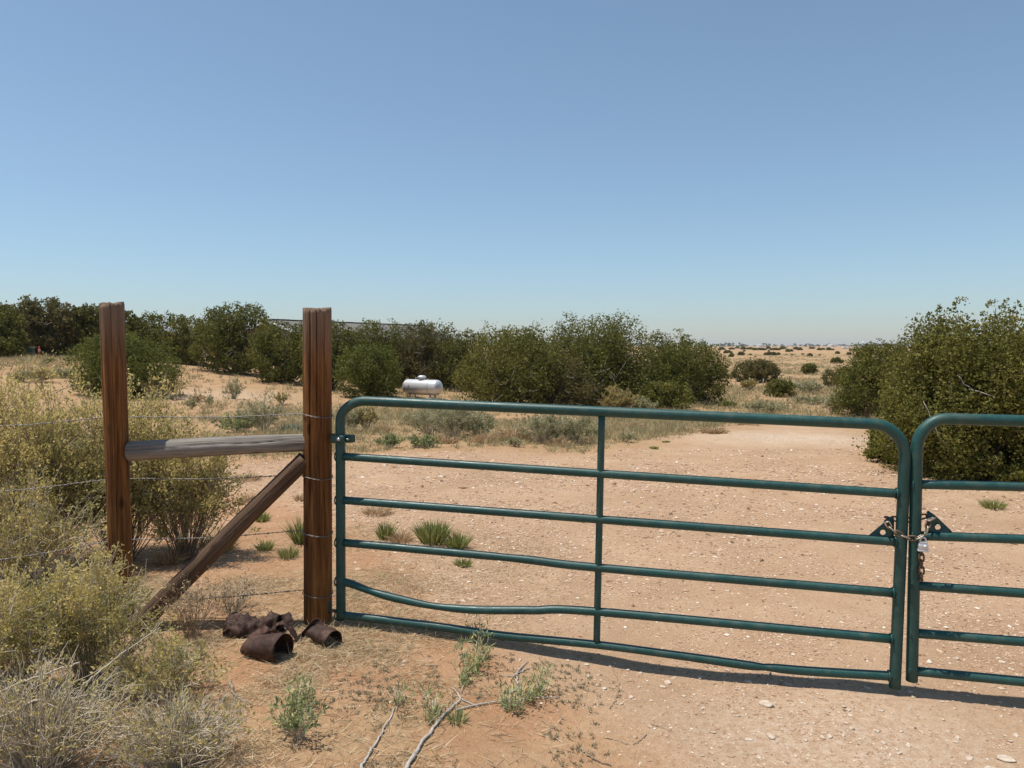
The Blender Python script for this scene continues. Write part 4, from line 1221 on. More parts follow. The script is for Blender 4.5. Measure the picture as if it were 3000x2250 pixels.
shrub('grey tangle of dry weed stems behind the rusty cans', 680, 1800, 1700, 220, 111, 60, 300, 900, 0.016, 0.006, 'straw', 'twig', 'dry_weed', 'weed', None, 0.0016, Y=4.35, wild=0.25)
shrub('dry reddish weed between the posts at the brace foot', 560, 1830, 1700, 200, 112, 60, 260, 800, 0.016, 0.006, 'straw', 'dark_twig', 'dry_weed', 'weed', None, 0.0016, Y=4.0, wild=0.22)

SG = 'weeds and brush along the far side of the road'
W_ = [
    # label, px, base, top, w, stems, twigs, leaves, mat
    ('sage green brush just right of the gate post below the top rail', 1034, 1268, 1196, 64, 26, 60, 900, 'sage'),
    ('yellowish brush right next to the first sage green one behind the gate', 1075, 1268, 1188, 70, 24, 60, 700, 'yellowbrush'),
    ('tall sage green brush right of the dry tumbleweed', 1262, 1276, 1180, 140, 46, 120, 1900, 'sage'),
    ('widest sage green brush in front of the silver tank', 1325, 1286, 1172, 170, 56, 140, 2400, 'sage'),
    ('olive brush left of the arching dry grass', 1400, 1287, 1204, 100, 34, 90, 1300, 'sage'),
    ('sage green brush right of the arching dry grass', 1590, 1299, 1202, 150, 50, 130, 2100, 'sage'),
    ('spreading sage green brush left of the gate stay', 1680, 1300, 1214, 130, 44, 110, 1700, 'sage'),
    ('small green weed touching the left of the gate stay', 1738, 1285, 1252, 36, 16, 30, 350, 'weed'),
    ('yellow rabbitbrush at the foot of the tallest central juniper', 1802, 1206, 1140, 110, 40, 120, 1900, 'yellowbrush'),
    ('pale brush left of the small tan tumbleweed below the central clump', 1885, 1206, 1168, 70, 26, 60, 800, 'sage'),
    ('low green weed patch left of the tall sage brush, on the road edge', 1142, 1311, 1272, 70, 24, 40, 800, 'weed'),
    ('low green weed patch in front of the widest sage brush', 1238, 1310, 1276, 90, 28, 50, 1000, 'weed'),
    ('pale upright weed below the arching dry grass', 1508, 1318, 1284, 44, 18, 30, 260, 'sage'),
    ('thin pale weed on the bare soil right of the gate stay', 1835, 1302, 1268, 40, 14, 30, 240, 'sage'),
    ('dark small weed on the plain right of the central clump', 2132, 1194, 1176, 40, 16, 30, 420, 'snakeweed'),
    ('pale green brush on the plain below the far fence posts', 2240, 1210, 1178, 120, 40, 90, 1100, 'sage'),
    ('straw coloured brush on the plain below the big brownish bush', 2197, 1142, 1114, 44, 18, 40, 500, 'yellowbrush'),
    ('grey green brush left of the dark rounded right hand juniper', 2438, 1212, 1158, 64, 30, 70, 900, 'sage'),
    ('pale brush patch right of the lone far fence post', 2372, 1152, 1120, 90, 30, 70, 800, 'sage'),
    ('pale low brush left of the grey green one at the right', 2370, 1190, 1164, 110, 34, 80, 900, 'sage'),
    ('straw pale weed at the foot of the dark rounded juniper', 2543, 1222, 1196, 34, 16, 20, 220, 'straw'),
    ('sage green bush left of the gate post, under the top wire', 700, 1268, 1212, 140, 44, 110, 1900, 'weed'),
    ('tall pale green brush beside the gate post under the top wire', 772, 1268, 1160, 110, 40, 100, 1300, 'sage'),
    ('thin dry stalks on the pale bare slope left of the gate post', 684, 1172, 1118, 54, 22, 50, 350, 'sage'),
    ('small dry stalk plant near the gate post on the slope', 828, 1186, 1148, 42, 16, 30, 220, 'yellowbrush'),
    ('grey small weed left on the pale bare slope', 562, 1198, 1164, 30, 14, 30, 200, 'sage'),
    ('brown twiggy weed right of the wide green bush', 578, 1178, 1160, 44, 16, 40, 260, 'straw'),
    ('upright green stalk in the middle of the pale slope', 612, 1188, 1160, 18, 8, 16, 160, 'sage'),
    ('yellow olive brush at the right foot of the wide green bush', 468, 1170, 1096, 120, 40, 110, 1500, 'yellowbrush'),
    ('olive weed left of the wide green bush', 60, 1120, 1086, 56, 20, 40, 500, 'sage'),
    ('brownish brush patch left of the wide green bush', 116, 1122, 1084, 90, 26, 60, 700, 'yellowbrush'),
    ('grey green weed close to the left side of the wide green bush', 186, 1108, 1082, 54, 18, 40, 460, 'sage'),
    ('tiny yellow weed in front of the red marker post', 118, 1056, 1046, 18, 8, 12, 120, 'yellowbrush'),
    ('small round weed right of the red marker post', 137, 1068, 1055, 16, 8, 12, 140, 'snakeweed'),
    ('second small round weed right of the red marker post', 154, 1064, 1053, 17, 8, 12, 140, 'snakeweed'),
    ('small olive weed halfway to the slimmer post from the red marker', 200, 1061, 1049, 15, 8, 12, 120, 'snakeweed'),
]
for k, (lb, x, y, t, w, ns, nt_, nl, mt) in enumerate(W_):
    sc = G(x, y)[1] / 14.0
    shrub(lb, x, y, t, w * 1.15, 200 + k, int(ns * 1.5), int(nt_ * 1.8), int(nl * 2.2), 0.042 * max(sc, 0.6), 0.016 * max(sc, 0.6), mt, 'twig', 'brush', 'brush' if mt != 'weed' else 'weed', SG, 0.0045 * max(sc, 0.8))

def tuft(label, px, py, ptop, wpx, seed, n, mat, name='grass_tuft', cat='grass', group=None, width=0.006, droop=0.25, lean=0.7, Y=None):
    rng = np.random.default_rng(seed)
    g, H, W = dims(px, py, ptop, wpx)
    g[2] = surf(g[0], g[1])
    a = rng.random(n) * 6.283; r = np.sqrt(rng.random(n))
    base = np.stack([np.cos(a) * r * W * 0.30, np.sin(a) * r * W * 0.30, np.full(n, -0.01)], -1)
    D = np.stack([np.cos(a) * r * lean, np.sin(a) * r * lean, np.ones(n)], -1) + rng.normal(size=(n, 3)) * 0.16
    L = H * (0.6 + 0.5 * rng.random(n)) * (1 - 0.15 * r)
    V, Fs = blades(base, D, L, width * (0.7 + 0.6 * rng.random(n)), rng, droop)
    o = mk(name, V, Fs, M[mat], None, False, np.repeat(np.clip(rng.normal(0.5, 0.25, n), 0, 1), 5))
    o.location = g
    return tag(o, label, cat, group)

TG = 'tufts and dry weeds dotted over the yard'
T_ = [
    ('bright green broom tuft behind the second lowest gate rail, the left one', 1129, 1580, 1518, 48, 170, 'snakeweed', 0.007, 0.1, 0.5),
    ('bright green broom tuft behind the gate, largest of the three', 1268, 1592, 1508, 96, 420, 'snakeweed', 0.008, 0.1, 0.55),
    ('bright green broom tuft leaning right beside the largest one', 1338, 1606, 1548, 76, 260, 'snakeweed', 0.008, 0.1, 0.8),
    ('green broom tuft showing under the fourth gate rail', 1357, 1660, 1630, 60, 200, 'snakeweed', 0.006, 0.15, 0.8),
    ('dry grey brown tuft between the two green broom tufts', 1172, 1588, 1540, 76, 240, 'straw', 0.005, 0.3, 0.9),
    ('dry brown tuft close behind the gate stile above the broom tufts', 1105, 1510, 1470, 110, 260, 'straw', 0.006, 0.35, 1.0),
    ('tiny green tuft right under the hinge end of the bottom rail', 1077, 1836, 1816, 34, 90, 'snakeweed', 0.004, 0.2, 0.8),
    ('green tuft behind the diagonal brace', 768, 1530, 1488, 48, 180, 'snakeweed', 0.007, 0.15, 0.6),
    ('tall green tuft touching the left side of the gate post', 880, 1592, 1492, 48, 170, 'snakeweed', 0.007, 0.12, 0.45),
    ('olive tuft on the sand between brace and gate post, left one', 775, 1612, 1566, 56, 170, 'snakeweed', 0.005, 0.2, 0.7),
    ('olive tuft on the sand between brace and gate post, right one', 845, 1632, 1582, 64, 180, 'snakeweed', 0.005, 0.2, 0.7),
    ('yellow green tuft in the shade of the diagonal brace', 640, 1612, 1536, 120, 320, 'yellowbrush', 0.006, 0.2, 0.8),
    ('round tan dry tuft right of the slimmer post', 500, 1648, 1576, 90, 420, 'straw', 0.004, 0.4, 1.0),
    ('tan dry tuft under the right half of the grey rail, upper one', 724, 1412, 1374, 110, 240, 'straw', 0.007, 0.35, 1.0),
    ('tan dry tuft under the right half of the grey rail, lower one', 735, 1472, 1434, 100, 240, 'straw', 0.006, 0.35, 1.0),
    ('small dry tuft right beside the gate post under the rail', 880, 1472, 1436, 36, 110, 'straw', 0.006, 0.3, 0.8),
    ('dry tan tumbleweed between the sage brushes behind the gate', 1118, 1273, 1228, 56, 320, 'straw', 0.012, 0.5, 0.9),
    ('arching dry straw clump in the middle of the roadside brush', 1508, 1294, 1220, 120, 520, 'straw', 0.013, 0.6, 0.9),
    ('reddish dry grass at the foot of the widest sage brush', 1300, 1296, 1258, 110, 320, 'straw', 0.012, 0.4, 0.9),
    ('reddish dry grass right of the olive brush', 1420, 1297, 1252, 90, 280, 'straw', 0.012, 0.4, 0.9),
    ('dry grass at the foot of the sage brush near the gate stay', 1640, 1306, 1268, 100, 260, 'straw', 0.012, 0.4, 0.9),
    ('round orange tan tumbleweed right of the gate stay under the top rail', 1860, 1255, 1220, 60, 340, 'straw', 0.014, 0.5, 1.0),
    ('small tan tumbleweed right of the orange tan one', 1907, 1260, 1238, 36, 200, 'straw', 0.012, 0.5, 1.0),
    ('small round tan tumbleweed under the right end of the central clump', 2003, 1191, 1176, 30, 160, 'straw', 0.018, 0.5, 1.0),
    ('tan dry grass hump below the central clump', 1950, 1205, 1180, 80, 260, 'straw', 0.016, 0.5, 1.0),
    ('wide straw coloured grass clump at the road bend', 2090, 1278, 1236, 110, 420, 'straw', 0.013, 0.5, 1.0),
    ('pale straw grass clump left of the road bend clump', 2010, 1268, 1238, 70, 240, 'straw', 0.012, 0.5, 0.9),
    ('straw grass patch on the road edge right of the bend clump', 2190, 1254, 1226, 110, 260, 'straw', 0.013, 0.5, 1.0),
    ('small dark green tuft on the road edge, upper one', 1951, 1301, 1288, 32, 160, 'snakeweed', 0.012, 0.2, 0.9),
    ('small dark green tuft on the road edge, lower one', 1917, 1318, 1302, 24, 130, 'snakeweed', 0.011, 0.2, 0.9),
    ('small brown dry tuft on bare soil right of the gate stay', 1790, 1268, 1254, 24, 110, 'straw', 0.012, 0.3, 0.9),
    ('lone small dry tuft on the road left of the big right hand juniper', 2561, 1330, 1300, 24, 110, 'straw', 0.007, 0.25, 0.8),
    ('lone green tuft on the road behind the right gate leaf', 2909, 1494, 1450, 74, 260, 'snakeweed', 0.006, 0.25, 0.9),
    ('dry straw weed bundle under the big right hand juniper', 2770, 1386, 1330, 70, 240, 'straw', 0.006, 0.4, 0.9),
    ('dry straw weeds at the shaded foot of the right hand junipers', 2880, 1392, 1356, 80, 160, 'straw', 0.006, 0.4, 0.9),
    ('green grey sprig cluster in the sand at bottom centre', 1340, 2112, 2056, 70, 60, 'weed', 0.006, 0.2, 0.8),
]
for k, (lb, x, y, t, w, n, mt, wd, dr, le) in enumerate(T_):
    tuft(lb, x, y, t, w, 400 + k, n, mt, 'grass_tuft', 'tuft', TG, wd, dr, le)

# yucca
rng = np.random.default_rng(77); g, H, W = dims(852, 1272, 1234, 90)
n = 90; a = rng.random(n) * 6.283; sp = 0.15 + 0.8 * rng.random(n)
D = np.stack([np.cos(a) * sp, np.sin(a) * sp, np.full(n, 0.75)], -1)
cl = rng.integers(3, size=n); base = np.stack([(cl - 1) * W * 0.28, rng.normal(size=n) * 0.05, np.zeros(n)], -1)
V, Fs = blades(base, D, H * (0.7 + 0.4 * rng.random(n)), 0.035, rng, 0.05)
yu = mk('yucca', V, Fs, M['yucca'], None, False, np.repeat(rng.random(n), 5)); yu.location = g
tag(yu, 'spiky blue grey yucca left of the gate post above the grey rail', 'yucca')

# leafy foreground weeds on lying stems
def sprig(label, pts, seed, n, mat='weed', ll=0.034, lw=0.007, stem_r=0.0022, spread=0.05, rise=0.05):
    rng = np.random.default_rng(seed)
    w = np.array([G(*p) for p in pts]); w[:, 2] = surf(w[:, 0], w[:, 1]) + 0.012
    o0 = w[0].copy(); pl = polyline(w, 10)
    e = empty('green_weed', o0); tag(e, label, 'weed', 'green weeds on the foreground sand')
    paths = []
    for k in range(16):
        i = rng.integers(len(pl) // 5, len(pl)); b = pl[i]; d = norm(np.array((rng.normal() * 0.7, rng.normal() * 0.5 + 0.2, 0.6)))
        L = spread * (0.7 + 0.9 * rng.random()); paths.append(np.stack([b, b + d * L * 0.5, b + d * L + np.array((0, 0, rise * rng.random()))]))
    V1, F1 = merge([sweep(pl[None], np.linspace(stem_r, stem_r * 0.5, len(pl))[None], 5), sweep(np.array(paths), stem_r * 0.5, 3)])
    mk('stems', V1 - o0, F1, M['twig'], e)
    pp = np.array(paths).reshape(-1, 3)
    i = rng.integers(len(pp), size=n); Pn = pp[i] + rng.normal(size=(n, 3)) * np.array((0.016, 0.016, 0.010))
    D = norm(np.array((0.15, 0.25, 0.7)) + rng.normal(size=(n, 3)) * 0.55)
    V, q = cards(Pn, D, ll * (0.6 + 0.8 * rng.random(n)), lw, rng, 0.2)
    mk('leaves', V - o0, [q], M[mat], e, False, np.repeat(np.clip(rng.normal(0.5, 0.28, n), 0, 1), 4))
    return e
sprig('largest leafy green weed on the foreground sand below the bottom rail', [(1350, 2035), (1365, 2000), (1395, 1960), (1425, 1925)], 1, 520, spread=0.085)
sprig('leafy green weed at the end of the lying stick, right of the largest weed', [(1470, 2085), (1520, 2070), (1570, 2045), (1600, 2020)], 2, 340, spread=0.06)
sprig('yellowish weed hanging at the crossing twig right of the stick fork', [(1470, 2060), (1490, 2085), (1515, 2100)], 3, 160, spread=0.045)
sprig('small grey green weed left of the long lying stick', [(1255, 2130), (1270, 2110), (1280, 2090)], 4, 130, spread=0.06)
sprig('small green weed near the tip of the shorter lying stick', [(1160, 2085), (1165, 2070), (1172, 2055)], 5, 60, spread=0.04)
sprig('thin green weed in the gate shadow above the largest weed', [(1395, 1905), (1398, 1885), (1405, 1865)], 6, 90, spread=0.06)
sprig('green weed in the straw near the bottom left of the sand', [(830, 2180), (850, 2140), (880, 2090), (900, 2060)], 7, 380, spread=0.07)

# lying sticks
def stick(label, pts, r0, r1, branches, seed, mat='deadwood', lift=0.0, name='lying_stick'):
    rng = np.random.default_rng(seed)
    def wp(ps, r):
        w = np.array([G(*p) for p in ps]); w[:, 2] = surf(w[:, 0], w[:, 1]) + r + lift; return w
    w = wp(pts, r0); o0 = w[0].copy()
    e = empty(name, o0); tag(e, label, 'stick', 'dry sticks lying on the sand')
    pl = polyline(w, 8); pl[1:-1] += rng.normal(size=(len(pl) - 2, 3)) * 0.0025
    V, Fs = sweep(pl[None], np.linspace(r0, r1, len(pl))[None] * (1 + 0.12 * rng.normal(size=(1, len(pl)))), 7)
    mk('main_stem', V - o0, Fs, M[mat], e, True)
    for ps, rb in branches:
        b = polyline(wp(ps, rb + 0.004), 6)
        V, Fs = sweep(b[None], np.linspace(rb, rb * 0.45, len(b))[None], 6); mk('side_twig', V - o0, Fs, M[mat], e, True)
    return e
stick('long pale grey forked stick pointing from the bottom edge toward the green weed', [(1185, 2262), (1235, 2185), (1290, 2110), (1350, 2055)], 0.0085, 0.006,
      [([(1350, 2055), (1338, 2035), (1324, 2018)], 0.005), ([(1335, 2085), (1400, 2070), (1480, 2060), (1560, 2052), (1640, 2048)], 0.0042), ([(1352, 2055), (1385, 2070), (1400, 2078)], 0.003)], 1)
stick('shorter pale grey stick left of the long forked one', [(1055, 2262), (1085, 2205), (1120, 2150), (1160, 2072)], 0.0065, 0.0025, [([(1120, 2150), (1135, 2140)], 0.002)], 2)
stick('crooked grey twig on the sand right of the largest weed', [(1492, 2034), (1515, 2018), (1516, 1990), (1512, 1980), (1530, 1968), (1552, 1962)], 0.0055, 0.003,
      [([(1512, 1985), (1500, 1985), (1470, 1982)], 0.003), ([(1508, 1982), (1528, 1960), (1547, 1944)], 0.0045), ([(1512, 2015), (1505, 2025), (1502, 2033)], 0.003)], 3)
stick('thin brown twig among the gravel right of the crooked twig', [(1787, 2080), (1805, 2050), (1813, 2010), (1800, 1975), (1796, 1950)], 0.0028, 0.0015, [], 4, 'dark_twig')
stick('bent thin twig on the gravel near the bottom centre', [(1770, 2165), (1810, 2172), (1852, 2182), (1890, 2160), (1908, 2130)], 0.0024, 0.0014, [([(1908, 2130), (1940, 2138), (1970, 2152)], 0.0014)], 5, 'dark_twig')
stick('short thick brown twig at the bottom centre', [(1698, 2195), (1720, 2210), (1750, 2228), (1790, 2242)], 0.0048, 0.002, [], 6, 'dark_twig')
stick('small forked twig below the yellowish weed', [(1585, 2108), (1600, 2120), (1612, 2135), (1610, 2155)], 0.003, 0.0018, [([(1612, 2135), (1630, 2128)], 0.002)], 7, 'dark_twig')
stick('curved brown root like stick in the straw left of the sand', [(676, 2000), (682, 2030), (705, 2050), (740, 2066)], 0.0075, 0.004, [], 8, 'dark_twig')
def raised(label, pts3, r0, r1, seed, mat='twig', branches=()):
    rng = np.random.default_rng(seed)
    w = np.array([P(*p) for p in pts3]); o0 = w[0].copy(); o0[2] = float(surf(o0[0], o0[1]))
    e = empty('bare_branch', o0); tag(e, label, 'branch', 'bare pale branches in the foreground brush')
    pl = polyline(w, 8); pl[1:-1] += rng.normal(size=(len(pl) - 2, 3)) * 0.002
    V, Fs = sweep(pl[None], np.linspace(r0, r1, len(pl))[None], 7); mk('main_stem', V - o0, Fs, M[mat], e, True)
    for b in branches:
        bl = polyline(np.array([P(*p) for p in b]), 6); V, Fs = sweep(bl[None], np.linspace(r1 * 1.1, r1 * 0.5, len(bl))[None], 5); mk('side_twig', V - o0, Fs, M[mat], e, True)
    return e
raised('pale bare branch bent like a roof across the lower left brush', [(250, 2270, 2.7), (310, 2190, 2.75), (362, 2142, 2.8), (440, 2105, 2.85), (530, 2085, 2.9), (620, 2118, 2.95), (700, 2135, 3.0), (790, 2140, 3.02)], 0.0065, 0.003, 1, 'twig', [[(530, 2085, 2.9), (520, 2060, 2.92), (530, 2030, 2.94)]])
raised('straight pale stalk poking up at the left edge', [(-20, 2040, 2.72), (60, 2000, 2.75), (150, 1970, 2.78), (234, 1941, 2.8)], 0.0048, 0.0032, 2)
raised('long pale branch sloping from the left edge to the bent one', [(-20, 2110, 2.7), (60, 2075, 2.72), (118, 2052, 2.75), (200, 2085, 2.78), (280, 2115, 2.8), (362, 2142, 2.8)], 0.0050, 0.0035, 3)
raised('slender pale branch rising through the leafy foreground saltbush', [(240, 2010, 3.0), (300, 1960, 3.05), (370, 1905, 3.1), (440, 1858, 3.15), (470, 1838, 3.2)], 0.0042, 0.002, 4, 'twig', [[(370, 1905, 3.1), (385, 1870, 3.1)], [(400, 1885, 3.12), (430, 1905, 3.12)]])
raised('pale splintered dead stem rising from the bottom edge', [(390, 2275, 2.68), (392, 2230, 2.7), (402, 2180, 2.72), (406, 2150, 2.73)], 0.009, 0.003, 5, 'deadwood', [[(397, 2190, 2.72), (410, 2178, 2.72)]])
raised('pale dead stem leaning right at the bottom edge', [(410, 2275, 2.7), (450, 2215, 2.75), (520, 2165, 2.82), (580, 2135, 2.9)], 0.009, 0.003, 6, 'deadwood')
raised('greyish stem leaning up to the right at the bottom edge', [(520, 2275, 2.7), (570, 2220, 2.75), (610, 2170, 2.8), (640, 2125, 2.88)], 0.008, 0.003, 7, 'deadwood')
raised('upright wavy pale twig near the left bottom corner', [(262, 2150, 2.78), (268, 2110, 2.78), (255, 2080, 2.8), (245, 2055, 2.82), (235, 2030, 2.83)], 0.004, 0.002, 8)

# ------------------------------------------------------------------ ground litter, gravel, prairie tufts
def px_scatter(rng, n, x0, x1, y0, y1, keep):
    xs, ys = [], []
    tot = 0
    while tot < n:
        X = rng.uniform(x0, x1, n); Y = rng.uniform(y0, y1, n)
        k = keep(X, Y) > rng.random(n); xs.append(X[k]); ys.append(Y[k]); tot += k.sum()
    return np.concatenate(xs)[:n], np.concatenate(ys)[:n]

rng = np.random.default_rng(500)
def litter_keep(X, Y):
    u = X / Y
    m = smooth(-0.02, -0.2, u) * smooth(5.6, 4.6, Y)
    m = np.maximum(m, 0.22 * smooth(0.14, -0.12, u))
    blot = np.clip(0.5 + 1.7 * fbm(X / 0.35, Y / 0.35, 91), 0.1, 1)
    return m * blot
X, Y = px_scatter(rng, 72000, -3.4, 1.2, 2.4, 6.5, litter_keep)
Z = surf(X, Y)
D = rng.normal(size=(len(X), 3)); D[:, 2] = np.abs(rng.normal(size=len(X))) * 0.20
V, Fs = needles(np.stack([X, Y, Z + 0.002], -1), D, 0.03 + 0.09 * rng.random(len(X)) ** 1.5, 0.0026 + 0.0022 * rng.random(len(X)), rng)
lit = mk('straw_litter', V, Fs, M['litter'], None, False, np.repeat(rng.random(len(X)), 3))
tag(lit, 'dry broken straw strewn over the sand around the fence', 'straw', kind='stuff')

# tiny grey green plants of the foreground sand
rng = np.random.default_rng(510)
def forb_keep(X, Y):
    u = X / Y
    return smooth(-0.28, -0.2, u) * smooth(0.16, 0.06, u) * np.clip(0.5 + 2.2 * fbm(X / 0.3, Y / 0.3, 95), 0, 1) * smooth(4.05, 3.7, Y)
X, Y = px_scatter(rng, 620, -1.1, 0.7, 2.5, 4.1, forb_keep)
nb = 9; i = np.repeat(np.arange(len(X)), nb); n = len(i)
B = np.stack([X[i], Y[i], surf(X, Y)[i]], -1) + rng.normal(size=(n, 3)) * np.array((0.006, 0.006, 0.0))
D = rng.normal(size=(n, 3)) * 0.6; D[:, 2] = 0.7
sz = (0.008 + 0.018 * rng.random(len(X)))[i]
V, Fs = blades(B, D, sz, 0.0036, rng, 0.2)
fo = mk('ground_forbs', V, Fs, M['forb'], None, False, np.repeat(np.clip(rng.normal(0.45, 0.25, n), 0, 1), 5))
tag(fo, 'tiny grey green plants dotted over the foreground sand', 'ground cover', kind='stuff')

# prairie tufts of the dry plain and slope
rng = np.random.default_rng(520)
def plain_keep(X, Y):
    sd = poly_sd(X, Y, ROAD)
    m = smooth(0.2, -1.2, sd) * np.clip(0.42 + 1.5 * fbm(X / 5, Y / 5, 97) , 0.05, 1)
    u = X / Y
    bare = smooth(-0.25, -0.42, u) * smooth(45, 20, Y)
    return m * (1 - 0.75 * bare) * (np.abs(u) < 0.85)
Yq = 9.5 * (230 / 9.5) ** (rng.random(76000) ** 1.1); Xq = Yq * rng.uniform(-0.78, 0.78, 76000)
k = plain_keep(Xq, Yq) > rng.random(76000)
X, Y = Xq[k], Yq[k]
# the denser grass belt between road and trees
Yb = rng.uniform(12.0, 27.0, 16000); Xb = Yb * rng.uniform(-0.42, 0.34, 16000)
kb = (smooth(0.0, -0.8, poly_sd(Xb, Yb, ROAD)) * np.clip(0.30 + 1.8 * fbm(Xb / 1.6, Yb / 1.6, 197), 0, 1) * smooth(27, 22, Yb)) > rng.random(16000)
belt = np.concatenate([np.zeros(len(X)), np.ones(kb.sum())])
X = np.concatenate([X, Xb[kb]]); Y = np.concatenate([Y, Yb[kb]])
nb = 9; i = np.repeat(np.arange(len(X)), nb); n = len(i)
sc = np.clip(Y / 22, 0.55, 3.2)
hh = ((0.08 + 0.16 * rng.random(len(X)) ** 2) * np.clip(sc, 0.6, 1.9) * (1 + 0.9 * belt * rng.random(len(X))))[i]
B = np.stack([X[i], Y[i], terrain(X, Y)[i] - 0.01], -1) + rng.normal(size=(n, 3)) * np.array((0.06, 0.06, 0.0)) * sc[i][:, None]
D = rng.normal(size=(n, 3)) * 0.55; D[:, 2] = 0.8
V, Fs = needles(B, D, hh, 0.020 * sc[i], rng)
tv = rng.random(len(X))[i] * 0.8 + 0.2 * rng.random(n)
pr = mk('prairie_grass', V, Fs, M['prairie'], None, False, np.repeat(tv, 3))
tag(pr, 'dry pale grass tufts covering the plain and the slope', 'grass', kind='stuff')

# gravel
import bmesh
bm = bmesh.new(); bmesh.ops.create_icosphere(bm, subdivisions=1, radius=1.0)
ICO_V = np.array([v.co[:] for v in bm.verts]); ICO_F = np.array([[v.index for v in f.verts] for f in bm.faces]); bm.free()
bm = bmesh.new(); bmesh.ops.create_icosphere(bm, subdivisions=2, radius=1.0)
bm.verts.index_update(); bm.verts.ensure_lookup_table()
OCT_V = np.array([(1, 0, 0), (-1, 0, 0), (0, 1, 0), (0, -1, 0), (0, 0, 1)], float); OCT_F = np.array([(0, 2, 4), (2, 1, 4), (1, 3, 4), (3, 0, 4)])
ICO2_V = np.array([v.co[:] for v in bm.verts]); ICO2_F = np.array([[v.index for v in f.verts] for f in bm.faces]); bm.free()
rng = np.random.default_rng(530)
def grav_keep(X, Y):
    sd = poly_sd(X, Y, ROAD)
    return np.clip(0.08 + 0.92 * smooth(-0.35, 0.35, sd), 0, 1) * np.clip(0.55 + 1.3 * fbm(X / 0.7, Y / 0.7, 99), 0.08, 1)
N = 80000
Yq = 2.35 * (13.0 / 2.35) ** (rng.random(N * 3) ** 1.25); Xq = Yq * rng.uniform(-0.5, 0.78, N * 3)
k = grav_keep(Xq, Yq) > rng.random(N * 3); X, Y = Xq[k][:N], Yq[k][:N]
n = len(X)
size = (0.0018 + 0.0048 * rng.random(n) ** 3 + 0.007 * (rng.random(n) < 0.012)) * np.clip(Y / 3.6, 0.85, 2.6)
Vp = OCT_V[None] * (1 + 0.30 * rng.normal(size=(n, 5, 1))) * (size[:, None] * (0.7 + 0.7 * rng.random((n, 3))) * np.array((1.25, 1.1, 0.62)))[:, None]
an = rng.random(n) * 6.283; ca, sa = np.cos(an)[:, None], np.sin(an)[:, None]
Vp = np.stack([Vp[..., 0] * ca - Vp[..., 1] * sa, Vp[..., 0] * sa + Vp[..., 1] * ca, Vp[..., 2]], -1)
Vp += np.stack([X, Y, surf(X, Y) + size * 0.20], -1)[:, None]
Fp = (OCT_F[None] + (np.arange(n) * 5)[:, None, None]).reshape(-1, 3)
val = np.clip(rng.normal(0.47, 0.23, n) + 0.35 * (rng.random(n) < 0.08), 0, 1)
gv = mk('gravel', Vp.reshape(-1, 3), [Fp], M['gravel'], None, False, np.repeat(val, 5))
tag(gv, 'fine mixed gravel scattered over the road', 'gravel', kind='stuff')

# larger stones one by one
STONES = [  # px, py, width px, label or None
    (2190, 2005, 26, 'blocky pale stone at the edge of the gate shadow'), (2130, 1969, 20, 'small pale stone just above the gate shadow'),
    (2050, 1992, 24, 'rounded pale stone half in the gate shadow'), (2302, 2012, 14, 'small yellowish stone on the near edge of the gate shadow'),
    (2258, 2166, 36, 'biggest white stone in the middle of the gravel'), (2192, 2172, 32, 'flat whitish stone left of the biggest white one'),
    (2246, 2072, 62, 'flat pale slab flush with the gravel below the gate end'), (2408, 2172, 24, 'left one of two white stones touching each other'),
    (2430, 2168, 26, 'right one of two white stones touching each other'), (2470, 2166, 24, 'pinkish white stone right of the two touching ones'),
    (2222, 2224, 20, 'white stone near the bottom edge of the gravel'), (2940, 2230, 70, 'long white slab in the lower right corner'),
    (2900, 2258, 50, 'pale slab at the bottom edge in the lower right corner'), (2840, 2226, 34, 'flat pale stone left of the long white slab'),
    (2800, 2178, 24, 'pale stone above the slabs at lower right'), (2804, 1938, 22, 'brown stone behind the right gate leaf'),
    (2935, 1944, 24, 'pale flat stone behind the right gate leaf near the edge'), (1663, 1943, 18, 'white stone below the bottom rail left of the gate shadow'),
    (1524, 1940, 16, 'white pebble left below the bottom rail'), (1848, 2047, 24, 'pale stone on the sand right of the crooked twig'),
    (1955, 2005, 26, 'pale stone right of the thin brown twig'), (1945, 2018, 22, 'whitish stone just below its pale neighbour'),
    (2085, 2060, 18, 'small white stone left of the flat slab'), (1839, 1968, 14, 'white pebble touching the shadow near its middle'),
    (2850, 1980, 22, 'pale stone under the bottom rail of the right gate leaf'), (2700, 2150, 20, 'buff stone right of the pinkish white one'),
    (227, 1049, 22, 'white chunk lying on the bare ground behind the slimmer post'),
]
rng = np.random.default_rng(540)
def stone_obj(px, py, wpx, label, group=None, flat=0.45, col=None):
    g = G(px, py); g[2] = surf(g[0], g[1]); w = wpx * g[1] / F / 2
    V = ICO2_V.copy(); s = rng.random() * 50
    V = V * (1 + 0.40 * fbm(V[:, 0] * 1.1 + s, V[:, 1] * 1.1 + V[:, 2] * 0.9, int(s), 3))[:, None]
    for k in range(9):   # chipped faces
        nrm = norm(rng.normal(size=3)); dd = V @ nrm; V = V - np.maximum(dd - 0.55, 0)[:, None] * nrm
    V = V * w * np.array((1.0, 0.8 + 0.3 * rng.random(), flat * (0.8 + 0.4 * rng.random())))
    o = mk('stone', V, [ICO2_F], M['stone'], None, False)
    o.location = (g[0], g[1], g[2] + w * flat * 0.25); o.rotation_euler = (0, 0, rng.normal() * 0.35)
    return tag(o, label, 'stone', group)
for (x, y, w, lb) in STONES:
    stone_obj(x, y, w, lb, 'stones on the gravel road', 0.22 if 'slab' in lb or 'flat' in lb else 0.5)
ext = np.random.default_rng(541); cnt = 0
